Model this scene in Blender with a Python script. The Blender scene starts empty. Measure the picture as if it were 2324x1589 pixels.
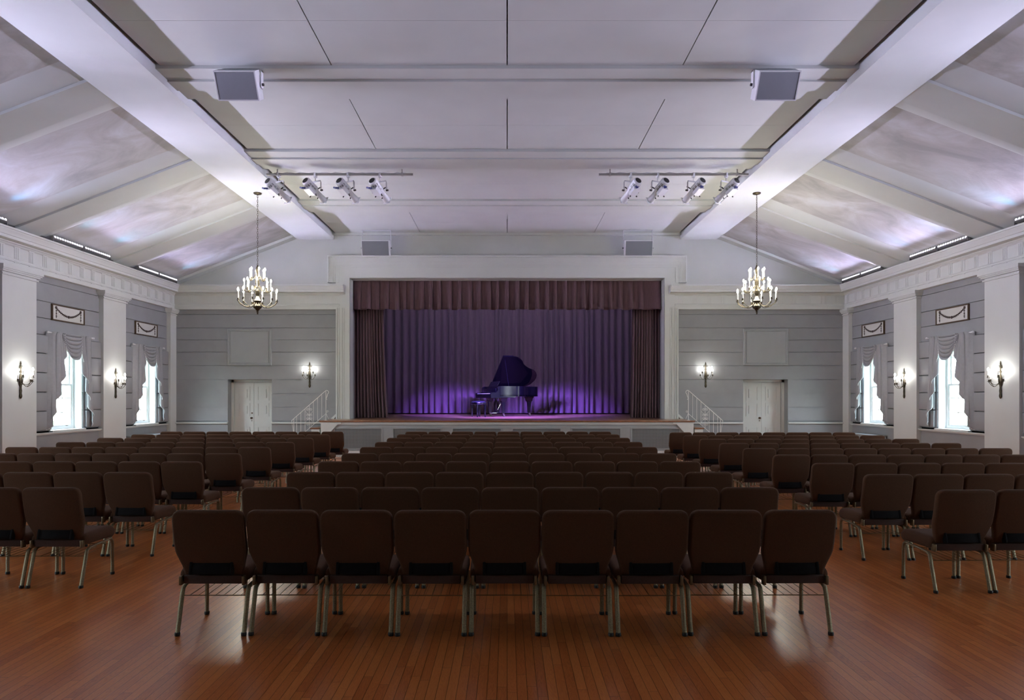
import bpy, bmesh, math, random
from mathutils import Vector, Matrix
R = math.radians
PI = math.pi
random.seed(7)
SC = bpy.context.scene
COL = SC.collection

# ------------------------------------------------------------------ camera, world, exposure
EYE = 1.667
F = 1549.0
cam_d = bpy.data.cameras.new('camera'); cam = bpy.data.objects.new('camera', cam_d); COL.objects.link(cam)
cam_d.sensor_width = 36; cam_d.lens = 36 * F / 2324
cam_d.shift_x = (1162 - 1151) / 2324; cam_d.shift_y = (901 - 794.5) / 2324
cam.location = (0, 0, EYE); cam.rotation_euler = (R(90), 0, 0)
cam_d.clip_start = .05; cam_d.clip_end = 400
SC.camera = cam
SC.view_settings.view_transform = 'Standard'; SC.view_settings.look = 'None'
SC.view_settings.exposure = 0.45; SC.view_settings.gamma = 1; SC.view_settings.use_curve_mapping = False

world = bpy.data.worlds.new('world'); SC.world = world; world.use_nodes = True
wn = world.node_tree; wn.nodes.clear()
wo = wn.nodes.new('ShaderNodeOutputWorld'); wb = wn.nodes.new('ShaderNodeBackground')
wt = wn.nodes.new('ShaderNodeTexCoord'); ws = wn.nodes.new('ShaderNodeSeparateXYZ'); wr = wn.nodes.new('ShaderNodeValToRGB')
wn.links.new(wt.outputs['Generated'], ws.inputs[0]); wn.links.new(ws.outputs[2], wr.inputs[0])
wr.color_ramp.elements[0].position = 0.0; wr.color_ramp.elements[0].color = (.92, .97, 1, 1)
wr.color_ramp.elements[1].position = .6; wr.color_ramp.elements[1].color = (.6, .78, 1, 1)
wn.links.new(wr.outputs[0], wb.inputs[0]); wb.inputs[1].default_value = 19.0
wn.links.new(wb.outputs[0], wo.inputs[0])

P_CHAND, P_SCONCE, P_LED, P_SPOT = 145, 3.0, 47, 7500
LED_COL = (.74, .69, 1.0)

def add_light(kind, name, loc, energy, color, target=None, **kw):
    d = bpy.data.lights.new(name, kind); d.energy = energy; d.color = color
    for k, v in kw.items(): setattr(d, k, v)
    o = bpy.data.objects.new(name, d); COL.objects.link(o); o.location = loc
    if target is not None:
        o.rotation_euler = (Vector(target) - Vector(loc)).to_track_quat('-Z', 'Y').to_euler()
    return o

# ------------------------------------------------------------------ materials
def nodes_of(m):
    m.use_nodes = True
    nt = m.node_tree
    return nt, nt.nodes['Principled BSDF']

def mat(name, col, rough=.6, metal=0., var=0., vscale=4., bump=0., bscale=60., sheen=0., coat=0., spec=.5, stretch=(1, 1, 1)):
    m = bpy.data.materials.new(name); nt, b = nodes_of(m); L = nt.links
    b.inputs['Base Color'].default_value = (*col, 1); b.inputs['Roughness'].default_value = rough
    b.inputs['Metallic'].default_value = metal; b.inputs['Specular IOR Level'].default_value = spec
    if sheen: b.inputs['Sheen Weight'].default_value = sheen; b.inputs['Sheen Roughness'].default_value = .5
    if coat: b.inputs['Coat Weight'].default_value = coat; b.inputs['Coat Roughness'].default_value = .08
    tc = nt.nodes.new('ShaderNodeTexCoord'); mp = nt.nodes.new('ShaderNodeMapping'); mp.inputs['Scale'].default_value = stretch
    L.new(tc.outputs['Object'], mp.inputs[0])
    if var:
        n = nt.nodes.new('ShaderNodeTexNoise'); n.inputs['Scale'].default_value = vscale; n.inputs['Detail'].default_value = 6
        r = nt.nodes.new('ShaderNodeValToRGB'); L.new(mp.outputs[0], n.inputs[0]); L.new(n.outputs[0], r.inputs[0])
        r.color_ramp.elements[0].position = .3; r.color_ramp.elements[1].position = .7
        r.color_ramp.elements[0].color = (*[c * (1 - var) for c in col], 1)
        r.color_ramp.elements[1].color = (*[min(1, c * (1 + var)) for c in col], 1)
        L.new(r.outputs[0], b.inputs['Base Color'])
    if bump:
        n = nt.nodes.new('ShaderNodeTexNoise'); n.inputs['Scale'].default_value = bscale; n.inputs['Detail'].default_value = 4
        bp = nt.nodes.new('ShaderNodeBump'); bp.inputs['Strength'].default_value = bump; bp.inputs['Distance'].default_value = .004
        L.new(mp.outputs[0], n.inputs[0]); L.new(n.outputs[0], bp.inputs['Height']); L.new(bp.outputs[0], b.inputs['Normal'])
    return m

def emit(name, col, s):
    m = bpy.data.materials.new(name); nt, b = nodes_of(m)
    b.inputs['Base Color'].default_value = (*col, 1)
    b.inputs['Emission Color'].default_value = (*col, 1); b.inputs['Emission Strength'].default_value = s
    return m

MT = {}
MT['white'] = mat('white_paint', (.60, .62, .61), .5, var=.02, vscale=2)
MT['grey'] = mat('grey_paint', (.285, .292, .305), .6, var=.04, vscale=3)
MT['panelgrey'] = mat('panel_grey_paint', (.335, .35, .36), .6, var=.03, vscale=3)
MT['ceil'] = mat('ceiling_paint', (.565, .59, .58), .7, var=.03, vscale=1.5)
MT['gable'] = mat('gable_paint', (.52, .54, .53), .7, var=.03, vscale=1.5)
MT['dark'] = mat('dark_void', (.012, .012, .012), .9)
MT['fabric'] = mat('brown_upholstery', (.083, .040, .022), .9, var=.14, vscale=160, bump=.5, bscale=420, sheen=.03, spec=.15)
MT['pan'] = mat('brown_underside', (.06, .03, .024), .9, var=.1, vscale=90)
MT['pocket'] = mat('black_pocket', (.007, .006, .007), .85, var=.2, vscale=50, spec=.15)
MT['bronze'] = mat('hammered_bronze', (.27, .225, .14), .38, metal=.85, var=.35, vscale=160, bump=.9, bscale=220)
MT['wire'] = mat('bronze_wire', (.20, .15, .09), .4, metal=.8, var=.1)
MT['rubber'] = mat('black_rubber', (.012, .012, .012), .5, var=.1)
MT['brass'] = mat('aged_brass', (.075, .062, .042), .4, metal=.9, var=.35, vscale=40)
MT['candle'] = mat('candle_sleeve', (.85, .84, .8), .5, var=.03)
MT['bulb'] = emit('lit_bulb', (1, .97, .9), 28)
MT['ledlamp'] = emit('lit_led', (.86, .84, 1), 4)
MT['metalw'] = mat('white_metal', (.66, .67, .70), .35, var=.03)
MT['metalg'] = mat('grey_metal', (.30, .30, .31), .4, metal=.6, var=.05)
MT['pipe'] = mat('grey_pipe_paint', (.42, .41, .39), .5, var=.04)
MT['iron'] = mat('white_iron', (.74, .73, .71), .45, var=.03)
MT['grillew'] = mat('speaker_grille', (.155, .165, .19), .5, metal=.2, var=.1, vscale=300, bump=.6, bscale=500)
MT['blackp'] = mat('black_plastic', (.012, .012, .014), .45, var=.1)
MT['bluep'] = mat('blue_connector', (.02, .03, .16), .4, var=.1)
MT['piano'] = mat('black_lacquer', (.0025, .0025, .003), .12, coat=0, spec=.25, var=.1)
MT['ivory'] = mat('piano_keys', (.85, .84, .8), .3, var=.02)
MT['chrome'] = mat('bright_metal', (.8, .8, .82), .18, metal=1, var=.02)
MT['leather'] = mat('black_leather', (.02, .02, .028), .35, var=.1, bump=.3, bscale=90)
MT['velvet'] = mat('mauve_velvet', (.138, .080, .097), .95, var=.08, vscale=30, sheen=.25, spec=.1, stretch=(1, 1, .2))
MT['drape'] = mat('grey_drape', (.31, .315, .33), .8, var=.04, vscale=20, sheen=.1, bump=.2, bscale=300)
MT['fringe'] = mat('pale_fringe', (.6, .6, .6), .8, var=.3, vscale=80)
MT['gilt'] = mat('dark_bronze_frame', (.10, .065, .04), .4, metal=.5, var=.2, vscale=40)
MT['relief'] = mat('bronze_relief', (.065, .045, .04), .5, metal=.3, var=.2, vscale=60)
MT['plaque'] = mat('plaque_ground', (.62, .62, .60), .5, var=.02)
MT['window'] = mat('window_paint', (.78, .79, .78), .4, var=.02)
MT['lawn'] = mat('lawn', (.10, .16, .05), .9, var=.3, vscale=3)
MT['leaf'] = mat('leaves', (.12, .22, .09), .7, var=.3, vscale=2)
MT['bark'] = mat('bark', (.12, .09, .07), .9, var=.3, vscale=6)
MT['roofd'] = mat('loft_boards', (.04, .038, .035), .9, var=.1)

def mat_glass():
    m = bpy.data.materials.new('window_glass'); m.use_nodes = True; nt = m.node_tree; nt.nodes.clear(); L = nt.links
    o = nt.nodes.new('ShaderNodeOutputMaterial'); t = nt.nodes.new('ShaderNodeBsdfTransparent'); g = nt.nodes.new('ShaderNodeBsdfGlossy')
    t.inputs[0].default_value = (.95, .98, .97, 1); g.inputs['Roughness'].default_value = .05
    mx = nt.nodes.new('ShaderNodeMixShader'); mx.inputs[0].default_value = .06
    L.new(t.outputs[0], mx.inputs[1]); L.new(g.outputs[0], mx.inputs[2]); L.new(mx.outputs[0], o.inputs[0])
    return m
MT['glass'] = mat_glass()

def mat_cloud():
    m = bpy.data.materials.new('clouded_plaster'); nt, b = nodes_of(m); L = nt.links
    b.inputs['Roughness'].default_value = .7
    tc = nt.nodes.new('ShaderNodeTexCoord'); mp = nt.nodes.new('ShaderNodeMapping'); mp.inputs['Scale'].default_value = (.8, 1.25, 1)
    n = nt.nodes.new('ShaderNodeTexNoise'); n.inputs['Scale'].default_value = .85; n.inputs['Detail'].default_value = 9; n.inputs['Roughness'].default_value = .58; n.inputs['Distortion'].default_value = 1.1
    r = nt.nodes.new('ShaderNodeValToRGB')
    L.new(tc.outputs['Object'], mp.inputs[0]); L.new(mp.outputs[0], n.inputs[0]); L.new(n.outputs[0], r.inputs[0]); L.new(r.outputs[0], b.inputs['Base Color'])
    e = r.color_ramp.elements; e[0].position = .32; e[0].color = (.36, .355, .35, 1); e[1].position = .66; e[1].color = (.58, .59, .62, 1)
    x = r.color_ramp.elements.new(.5); x.color = (.48, .475, .47, 1)
    n2 = nt.nodes.new('ShaderNodeTexNoise'); n2.inputs['Scale'].default_value = 14; n2.inputs['Detail'].default_value = 5
    bp = nt.nodes.new('ShaderNodeBump'); bp.inputs['Strength'].default_value = .25; bp.inputs['Distance'].default_value = .01
    L.new(mp.outputs[0], n2.inputs[0]); L.new(n2.outputs[0], bp.inputs['Height']); L.new(bp.outputs[0], b.inputs['Normal'])
    return m
MT['cloud'] = mat_cloud()

def mat_planks(name, w, length, cols, rough, along='Y', coat=.3, groove=.10):
    m = bpy.data.materials.new(name); nt, b = nodes_of(m); L = nt.links; N = nt.nodes.new
    def mth(op, a, bb=None, c=None):
        n = N('ShaderNodeMath'); n.operation = op
        for i, q in enumerate((a, bb, c)):
            if q is None: continue
            if isinstance(q, (int, float)): n.inputs[i].default_value = q
            else: L.new(q, n.inputs[i])
        return n.outputs[0]
    tc = N('ShaderNodeTexCoord'); s = N('ShaderNodeSeparateXYZ'); L.new(tc.outputs['Object'], s.inputs[0])
    X, Y = (s.outputs[0], s.outputs[1]) if along == 'Y' else (s.outputs[1], s.outputs[0])
    u = mth('DIVIDE', X, w); iu = mth('FLOOR', u); fu = mth('FRACT', u)
    wn1 = N('ShaderNodeTexWhiteNoise'); wn1.noise_dimensions = '1D'; L.new(iu, wn1.inputs['W'])
    v = mth('ADD', mth('DIVIDE', Y, length), mth('MULTIPLY', wn1.outputs['Value'], 9.7)); iv = mth('FLOOR', v); fv = mth('FRACT', v)
    cb = N('ShaderNodeCombineXYZ'); L.new(iu, cb.inputs[0]); L.new(iv, cb.inputs[1])
    wn2 = N('ShaderNodeTexWhiteNoise'); wn2.noise_dimensions = '2D'; L.new(cb.outputs[0], wn2.inputs['Vector'])
    # grain: stretched noise, shifted per plank
    cg = N('ShaderNodeCombineXYZ'); L.new(mth('MULTIPLY', X, 17), cg.inputs[0]); L.new(mth('MULTIPLY', Y, 2.2), cg.inputs[1]); L.new(mth('MULTIPLY', wn2.outputs['Value'], 40), cg.inputs[2])
    n1 = N('ShaderNodeTexNoise'); n1.inputs['Scale'].default_value = 1; n1.inputs['Detail'].default_value = 3; n1.inputs['Distortion'].default_value = .6; L.new(cg.outputs[0], n1.inputs[0])
    rings = mth('ABSOLUTE', mth('SINE', mth('MULTIPLY', n1.outputs[0], 55)))
    cg2 = N('ShaderNodeCombineXYZ'); L.new(mth('MULTIPLY', X, 260), cg2.inputs[0]); L.new(mth('MULTIPLY', Y, 9), cg2.inputs[1]); L.new(wn2.outputs['Value'], cg2.inputs[2])
    n2 = N('ShaderNodeTexNoise'); n2.inputs['Scale'].default_value = 1; n2.inputs['Detail'].default_value = 2; L.new(cg2.outputs[0], n2.inputs[0])
    g = mth('ADD', mth('MULTIPLY', rings, .42), mth('MULTIPLY', n2.outputs[0], .6))
    tone = mth('ADD', mth('MULTIPLY', wn2.outputs['Value'], .45), mth('MULTIPLY', g, .68))
    r = N('ShaderNodeValToRGB'); L.new(tone, r.inputs[0]); e = r.color_ramp.elements
    e[0].position = .08; e[0].color = (*cols[0], 1); e[1].position = .98; e[1].color = (*cols[2], 1)
    q = e.new(.5); q.color = (*cols[1], 1)
    eu = mth('MINIMUM', fu, mth('SUBTRACT', 1, fu)); ev = mth('MULTIPLY', mth('MINIMUM', fv, mth('SUBTRACT', 1, fv)), length / w)
    ed = mth('MINIMUM', eu, ev); line = mth('MINIMUM', 1, mth('MULTIPLY', ed, 1 / groove * 2.2))
    mx = N('ShaderNodeMix'); mx.data_type = 'RGBA'; L.new(line, mx.inputs['Factor']); mx.inputs['A'].default_value = (.012, .006, .004, 1); L.new(r.outputs[0], mx.inputs['B'])
    L.new(mx.outputs['Result'], b.inputs['Base Color'])
    n3 = N('ShaderNodeTexNoise'); n3.inputs['Scale'].default_value = 1.3; n3.inputs['Detail'].default_value = 5; L.new(tc.outputs['Object'], n3.inputs[0])
    L.new(mth('ADD', rough, mth('MULTIPLY', n3.outputs[0], .03)), b.inputs['Roughness'])
    b.inputs['Coat Weight'].default_value = coat; b.inputs['Coat Roughness'].default_value = .16
    bp = N('ShaderNodeBump'); bp.inputs['Strength'].default_value = .1; bp.inputs['Distance'].default_value = .0005; L.new(line, bp.inputs['Height']); L.new(bp.outputs[0], b.inputs['Normal'])
    return m
MT['floor'] = mat_planks('oak_strip_floor', .057, 1.15, ((.30, .075, .020), (.48, .135, .034), (.62, .21, .056)), .27, coat=.08)
MT['stagefloor'] = mat_planks('stage_boards', .057, 1.1, ((.24, .12, .06), (.34, .18, .09), (.44, .25, .14)), .30, along='X', coat=.3)
MT['nosing'] = mat('stained_nosing', (.20, .075, .03), .35, var=.2, vscale=12, coat=.3)

# ------------------------------------------------------------------ mesh building
class MB:
    def __init__(s): s.v = []; s.f = []
    def add(s, vs, fs, M=None):
        n = len(s.v)
        if M is not None: vs = [tuple(M @ Vector(p)) for p in vs]
        s.v += [tuple(p) for p in vs]; s.f += [tuple(i + n for i in q) for q in fs]; return s
    def box(s, x0, y0, z0, x1, y1, z1, M=None):
        x0, x1 = sorted((x0, x1)); y0, y1 = sorted((y0, y1)); z0, z1 = sorted((z0, z1))
        v = [(x, y, z) for z in (z0, z1) for y in (y0, y1) for x in (x0, x1)]
        return s.add(v, [(0, 2, 3, 1), (4, 5, 7, 6), (0, 1, 5, 4), (2, 6, 7, 3), (0, 4, 6, 2), (1, 3, 7, 5)], M)
    def rbox(s, x0, y0, z0, x1, y1, z1, r=.01, seg=2, M=None):
        bm = bmesh.new(); bmesh.ops.create_cube(bm, size=1)
        for v in bm.verts: v.co = Vector(((x0 + x1) / 2 + v.co.x * abs(x1 - x0), (y0 + y1) / 2 + v.co.y * abs(y1 - y0), (z0 + z1) / 2 + v.co.z * abs(z1 - z0)))
        bmesh.ops.bevel(bm, geom=list(bm.edges), offset=r, segments=seg, affect='EDGES', profile=.5)
        bm.verts.index_update()
        vs = [tuple(v.co) for v in bm.verts]; fs = [tuple(v.index for v in f.verts) for f in bm.faces]; bm.free()
        return s.add(vs, fs, M)
    def prism(s, poly, a, b, axis='Y', M=None):
        # poly: 2D points; axis: extrusion axis. Y: (x,z) X: (y,z) Z: (x,y)
        def P(p, t):
            return (p[0], t, p[1]) if axis == 'Y' else ((t, p[0], p[1]) if axis == 'X' else (p[0], p[1], t))
        n = len(poly); v = [P(p, a) for p in poly] + [P(p, b) for p in poly]
        fs = [tuple(range(n)), tuple(range(2 * n - 1, n - 1, -1))] + [(i, i + n, (i + 1) % n + n, (i + 1) % n) for i in range(n)]
        return s.add(v, fs, M)
    def loft(s, rings, cap=True, closed=True, M=None):
        n = len(rings[0]); v = [p for r_ in rings for p in r_]; fs = []
        for i in range(len(rings) - 1):
            for j in range(n if closed else n - 1):
                k = (j + 1) % n
                fs.append((i * n + j, i * n + k, (i + 1) * n + k, (i + 1) * n + j))
        if cap and closed: fs += [tuple(range(n - 1, -1, -1)), tuple((len(rings) - 1) * n + j for j in range(n))]
        return s.add(v, fs, M)
    def tube(s, pts, r, n=8, ry=None, cap=True, M=None, taper=None, closed=False):
        pts = [Vector(p) for p in pts]; rings = []; up = None
        N_ = len(pts)
        for i, p in enumerate(pts):
            a = pts[(i - 1) % N_] if closed else pts[max(0, i - 1)]; b = pts[(i + 1) % N_] if closed else pts[min(N_ - 1, i + 1)]
            d = (b - a).normalized()
            if up is None:
                up = Vector((1, 0, 0)) if abs(d.x) < .9 else Vector((0, 0, 1))
            up = (up - d * up.dot(d)).normalized(); w = d.cross(up)
            k = taper[i] if taper else 1
            rings.append([tuple(p + up * (r * k * math.cos(2 * PI * j / n)) + w * ((ry or r) * k * math.sin(2 * PI * j / n))) for j in range(n)])
        if closed: rings.append(rings[0]); cap = False
        return s.loft(rings, cap=cap, M=M)
    def lathe(s, prof, n=16, M=None, c=(0, 0, 0)):
        rings = [[(c[0] + max(r, 1e-4) * math.cos(2 * PI * j / n), c[1] + max(r, 1e-4) * math.sin(2 * PI * j / n), c[2] + z) for j in range(n)] for r, z in prof]
        return s.loft(rings, M=M)
    def sphere(s, c, r, n=8, sz=1, M=None):
        k = max(4, n // 2 + 1)
        return s.lathe([(r * math.sin(PI * i / k), -r * sz * math.cos(PI * i / k)) for i in range(k + 1)], n, M, c)
    def build(s, name, m, parent=None, loc=None, ang=35, smooth=True):
        me = bpy.data.meshes.new(name); me.from_pydata(s.v, [], s.f); me.update()
        bm = bmesh.new(); bm.from_mesh(me); bmesh.ops.recalc_face_normals(bm, faces=bm.faces); bm.to_mesh(me); bm.free()
        if smooth:
            me.polygons.foreach_set('use_smooth', [True] * len(me.polygons)); me.set_sharp_from_angle(angle=R(ang))
        me.materials.append(MT[m])
        o = bpy.data.objects.new(name, me); COL.objects.link(o)
        if parent is not None: o.parent = parent
        if loc is not None: o.location = loc
        return o

def tag(o, label, cat, group=None, kind=None):
    if label: o['label'] = label
    if cat: o['category'] = cat
    if group: o['group'] = group
    if kind: o['kind'] = kind
    return o
def thing(name, label, cat, loc=(0, 0, 0), rz=0, group=None):
    o = bpy.data.objects.new(name, None); COL.objects.link(o); o.location = loc; o.rotation_euler = (0, 0, rz)
    o.empty_display_size = .1
    return tag(o, label, cat, group)
def struct(o, label=None):
    o['kind'] = 'structure'
    if label: o['label'] = label
    return o
KIDS = {}
def copy_tree(o, parent=None):
    c = o.copy(); COL.objects.link(c)
    if parent is not None: c.parent = parent
    for ch in (KIDS.get(o.name) or list(o.children)): copy_tree(ch, c)
    return c
def freeze(o):
    KIDS[o.name] = list(o.children)
    for ch in o.children: freeze(ch)
ORD = ['', 'first', 'second', 'third', 'fourth', 'fifth', 'sixth', 'seventh', 'eighth', 'ninth', 'tenth']

# ------------------------------------------------------------------ dimensions
XL, XR, YB = -9.95, 10.09, 20.30          # wall planes
YF = -4.0                                  # wall behind the camera
XPL, XPR = -9.84, 9.98                     # pilaster faces
ZC, ZB = 6.52, 6.35                        # ceiling panels, long beams
BI, BO = 5.15, 6.23                        # long beam inner / outer edge
OPX, OPZ = 4.655, 5.19                     # proscenium opening
HS = 1.013; YS = 18.9                      # stage height / front
COURSE = [4.27, 4.118, 3.72, 3.36, 3.00, 2.60, 2.185, 1.77, 1.36, .95]
PIL = [(19.95, 20.3), (16.64, 17.62), (13.30, 14.27), (9.96, 10.93), (6.62, 7.59), (3.28, 4.25), (-.06, .91)]
WINC = [18.79, 15.45, 12.12, 8.78, 5.44, 2.10]
RIBC = [17.25, 13.88, 10.5, 7.1, 3.7, .3]

# ------------------------------------------------------------------ floor, outside ground
struct(MB().box(XL - .4, YF, -.1, XR + .4, YB, 0).build('floor', 'floor', smooth=False), 'glossy reddish oak strip floor of the hall')
struct(MB().box(-60, -40, -.6, 60, 60, -.45).build('ground', 'lawn', smooth=False), 'green lawn outside the windows')

# ------------------------------------------------------------------ walls
def cut(iv, holes):
    out = [iv]
    for h0, h1 in holes:
        nx = []
        for a, b in out:
            if h1 <= a or h0 >= b: nx.append((a, b)); continue
            if h0 > a: nx.append((a, h0))
            if h1 < b: nx.append((h1, b))
        out = nx
    return out
WH, WZ0, WZ1 = .56, .93, 2.98             # window half width, sill, head
G = .0065
for side, xw, sg in (('left', XL, -1), ('right', XR, 1)):
    w = MB()
    holes = [(c - WH, c + WH) for c in WINC]
    # dado, courses with thin joints, and the backing
    for a, b in cut((YF, YB), holes):
        w.box(xw + sg * .03, a, 0, xw + sg * .42, b, 5.35)
    w.box(xw + sg * .03, YF, 0, xw + sg * .42, YB, WZ0); w.box(xw + sg * .03, YF, WZ1, xw + sg * .42, YB, 5.35)
    w.box(xw, YF, 0, xw + sg * .035, YB, .88)
    for i in range(len(COURSE) - 1):
        z1, z0 = COURSE[i] - G, COURSE[i + 1] + G
        hs = holes if z0 < WZ1 - .05 else []
        for a, b in cut((YF, YB), hs): w.box(xw, a, z0, xw + sg * .035, b, z1)
        if z1 < 3.0:                       # raised blocks beside the windows
            for a, b in cut((YF, YB), [(p0 - .0, p1 + .0) for p0, p1 in PIL] + [(c - WH - .06, c + WH + .06) for c in WINC]):
                w.rbox(xw - sg * .055, a, z0, xw + sg * .01, b, z1 - .004, .012, 2)
    struct(w.build('wall_' + side, 'grey'), 'grey coursed %s wall with raised blocks beside the windows' % side)
w = MB().box(XL, YF - .3, 0, XR, YF, 7.2); struct(w.build('wall_front', 'gable'), 'plain pale wall behind the viewpoint')

# back wall with door recesses and proscenium opening
w = MB()
DRX = [(-8.31, -7.0), (7.02, 8.35)]
for z0, z1, hol in ((0, 2.185, [(-OPX, OPX)] + DRX), (2.185, 4.27, [(-OPX, OPX)]), (4.27, OPZ, [(-OPX, OPX)])):
    for a, b in cut((XL - .4, XR + .4), hol): w.box(a, YB + .03, z0, b, YB + .5, z1)
for i in range(len(COURSE) - 1):
    z1, z0 = COURSE[i] - G, COURSE[i + 1] + G
    for a, b in cut((XL, XR), [(-OPX, OPX)] + (DRX if z0 < 2.1 else [])): w.box(a, YB, z0, b, YB + .035, z1)
for a, b in cut((XL, XR), [(-OPX, OPX)] + DRX): w.box(a, YB, 0, b, YB + .035, .88)
for a, b in DRX: w.box(a - .1, YB + .36, 0, b + .1, YB + .5, 2.4)
struct(w.build('wall_back', 'grey', smooth=False), 'grey coursed stage end wall beside the proscenium')
w = MB().box(XL - .4, YB, 4.27, -OPX, YB + .5, 7.2).box(OPX, YB, 4.27, XR + .4, YB + .5, 7.2).box(-OPX, YB, OPZ, OPX, YB + .5, 7.2)
struct(w.build('wall_gable', 'gable', smooth=False), 'plain pale gable wall above the proscenium')

# ------------------------------------------------------------------ ceiling: loft, long beams, panels, cross beams
w = MB().box(XL - .4, YF, 7.2, XR + .4, YB + .5, 7.3).box(XL - .4, YF, 5.35, XL - .1, YB, 7.2).box(XR + .1, YF, 5.35, XR + .4, YB, 7.2)
struct(w.build('ceiling_loft', 'roofd', smooth=False), 'dark loft above the ceiling gaps')
c = MB()
c.box(-BI, YF, 6.95, BI, YB, 7.0)
BEAM = [(q - .51, q + .51) for q in RIBC]
for i, rc in enumerate(RIBC + [-3.2]):
    y1 = YB if i == 0 else RIBC[i - 1] - .51
    y0 = rc + .51 if i < len(RIBC) else YF
    ym = (y0 + y1) / 2
    xs = [-5.09, 5.09] if i == 1 else [-5.09, -2.57, 0, 2.57, 5.09]
    for j in range(len(xs) - 1):
        for a, b in ((y0, ym), (ym, y1)):
            c.box(xs[j] + .008, a + .003, ZC, xs[j + 1] - .008, b - .003, ZC + .03)
struct(c.build('ceiling', 'ceil', smooth=False), 'flat white panelled ceiling with thin open joints')
k = 0
for i, rc in enumerate(RIBC):
    k += 1
    m = MB().box(-BI, rc - .51, 6.473, BI, rc + .51, ZC + .06).box(-BI, rc - .155, 6.445, BI, rc + .155, 6.5)
    struct(m.build('trim_%d' % k, 'ceil', smooth=False), 'shallow stepped cross beam, %s from the stage' % ORD[i + 1])
k += 1
m = MB().box(-BI, YB - .12, 6.46, BI, YB, ZC + .06)
struct(m.build('trim_%d' % k, 'ceil', smooth=False), 'ceiling trim along the gable wall')
for sg, nm in ((-1, 'left'), (1, 'right')):
    k += 1
    m = MB().box(sg * BI, YF, ZB, sg * BO, YB, 7.0)
    struct(m.build('trim_%d' % k, 'ceil', smooth=False), 'wide white long beam on the %s of the flat ceiling' % nm)

# sloped ceilings
SLP = .385
def zsl(ax): return 6.49 - SLP * (ax - 6.2)      # height of the slope at |x|
for sg, nm, xw in ((-1, 'left', XL), (1, 'right', XR)):
    ax = abs(xw) + .1
    c = MB().prism([(sg * 6.15, zsl(6.15)), (sg * ax, zsl(ax)), (sg * ax, zsl(ax) + .1), (sg * 6.15, zsl(6.15) + .1)], YF, YB, 'Y')
    struct(c.build('ceiling_slope_' + nm, 'cloud', smooth=False), 'clouded plaster sloping ceiling on the %s' % nm)
    ax2 = abs(xw) - .2
    for i, rc in enumerate(RIBC):
        k += 1
        prof = [(-.86, .02), (-.64, -.075), (-.36, -.075), (-.35, -.115), (.33, -.115), (.34, -.075), (.55, -.075), (.72, .02)]
        rings = []
        for a in (6.22, ax2):
            rings.append([(sg * a, rc + q[0], zsl(a) + q[1]) for q in prof])
        m = MB().loft(rings)
        struct(m.build('trim_%d' % k, 'ceil'), 'stepped rib crossing the %s slope, %s from the stage' % (nm, ORD[i + 1]))
    k += 1
    m = MB().loft([[(sg * a, y, zsl(a) + z) for y, z in ((YB - .22, .02), (YB - .20, -.07), (YB, -.10), (YB, .05))] for a in (6.22, abs(xw) - .1)])
    struct(m.build('trim_%d' % k, 'ceil'), 'raking trim where the %s slope meets the gable' % nm)

# ------------------------------------------------------------------ entablature
def sweep(m, prof, path, xw_sign=None):
    # prof: (out, z); path: list of (point, outward-normal miter vector)
    m.loft([[(p[0] + n[0] * o, p[1] + n[1] * o, z) for o, z in prof] for p, n in path])
FRI = [(-.05, 4.26), (.115, 4.26), (.115, 4.36), (.13, 4.365), (.13, 4.40), (.105, 4.42), (.105, 4.66), (.13, 4.68), (.14, 4.70), (-.05, 4.72)]
COR = [(-.05, 4.68), (.14, 4.70), (.17, 4.72), (.17, 4.735), (.31, 4.745), (.31, 4.80), (.325, 4.81), (.335, 4.84), (.365, 4.88), (.375, 4.91), (.39, 4.915), (.39, 4.95), (-.1, 4.96)]
for sg, nm, xw in ((-1, 'left', XL), (1, 'right', XR)):
    m = MB()
    for prof, xe in ((FRI, 4.96), (COR, 4.79)):
        sweep(m, prof, [((xw, YF), (-sg, 0)), ((xw, YB), (-sg, -1)), ((sg * xe, YB), (0, -1))])
    # triglyphs
    y = 20.0
    while y > YF + .3:
        for d in (-.052, 0, .052):
            m.box(xw - sg * .10, y + d - .017, 4.43, xw - sg * .113, y + d + .017, 4.65)
        m.box(xw - sg * .10, y - .085, 4.65, xw - sg * .118, y + .085, 4.672)
        m.box(xw - sg * .10, y - .085, 4.345, xw - sg * .124, y + .085, 4.362)
        y -= .42
    x = 5.15
    while x < abs(xw) - .25:
        for d in (-.052, 0, .052): m.box(sg * x + d - .017, YB - .10, 4.43, sg * x + d + .017, YB - .113, 4.65)
        m.box(sg * x - .085, YB - .1, 4.65, sg * x + .085, YB - .118, 4.672)
        x += .42
    k += 1
    struct(m.build('trim_%d' % k, 'white', ang=25), 'white cornice and triglyph frieze along the %s side' % nm)

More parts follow.
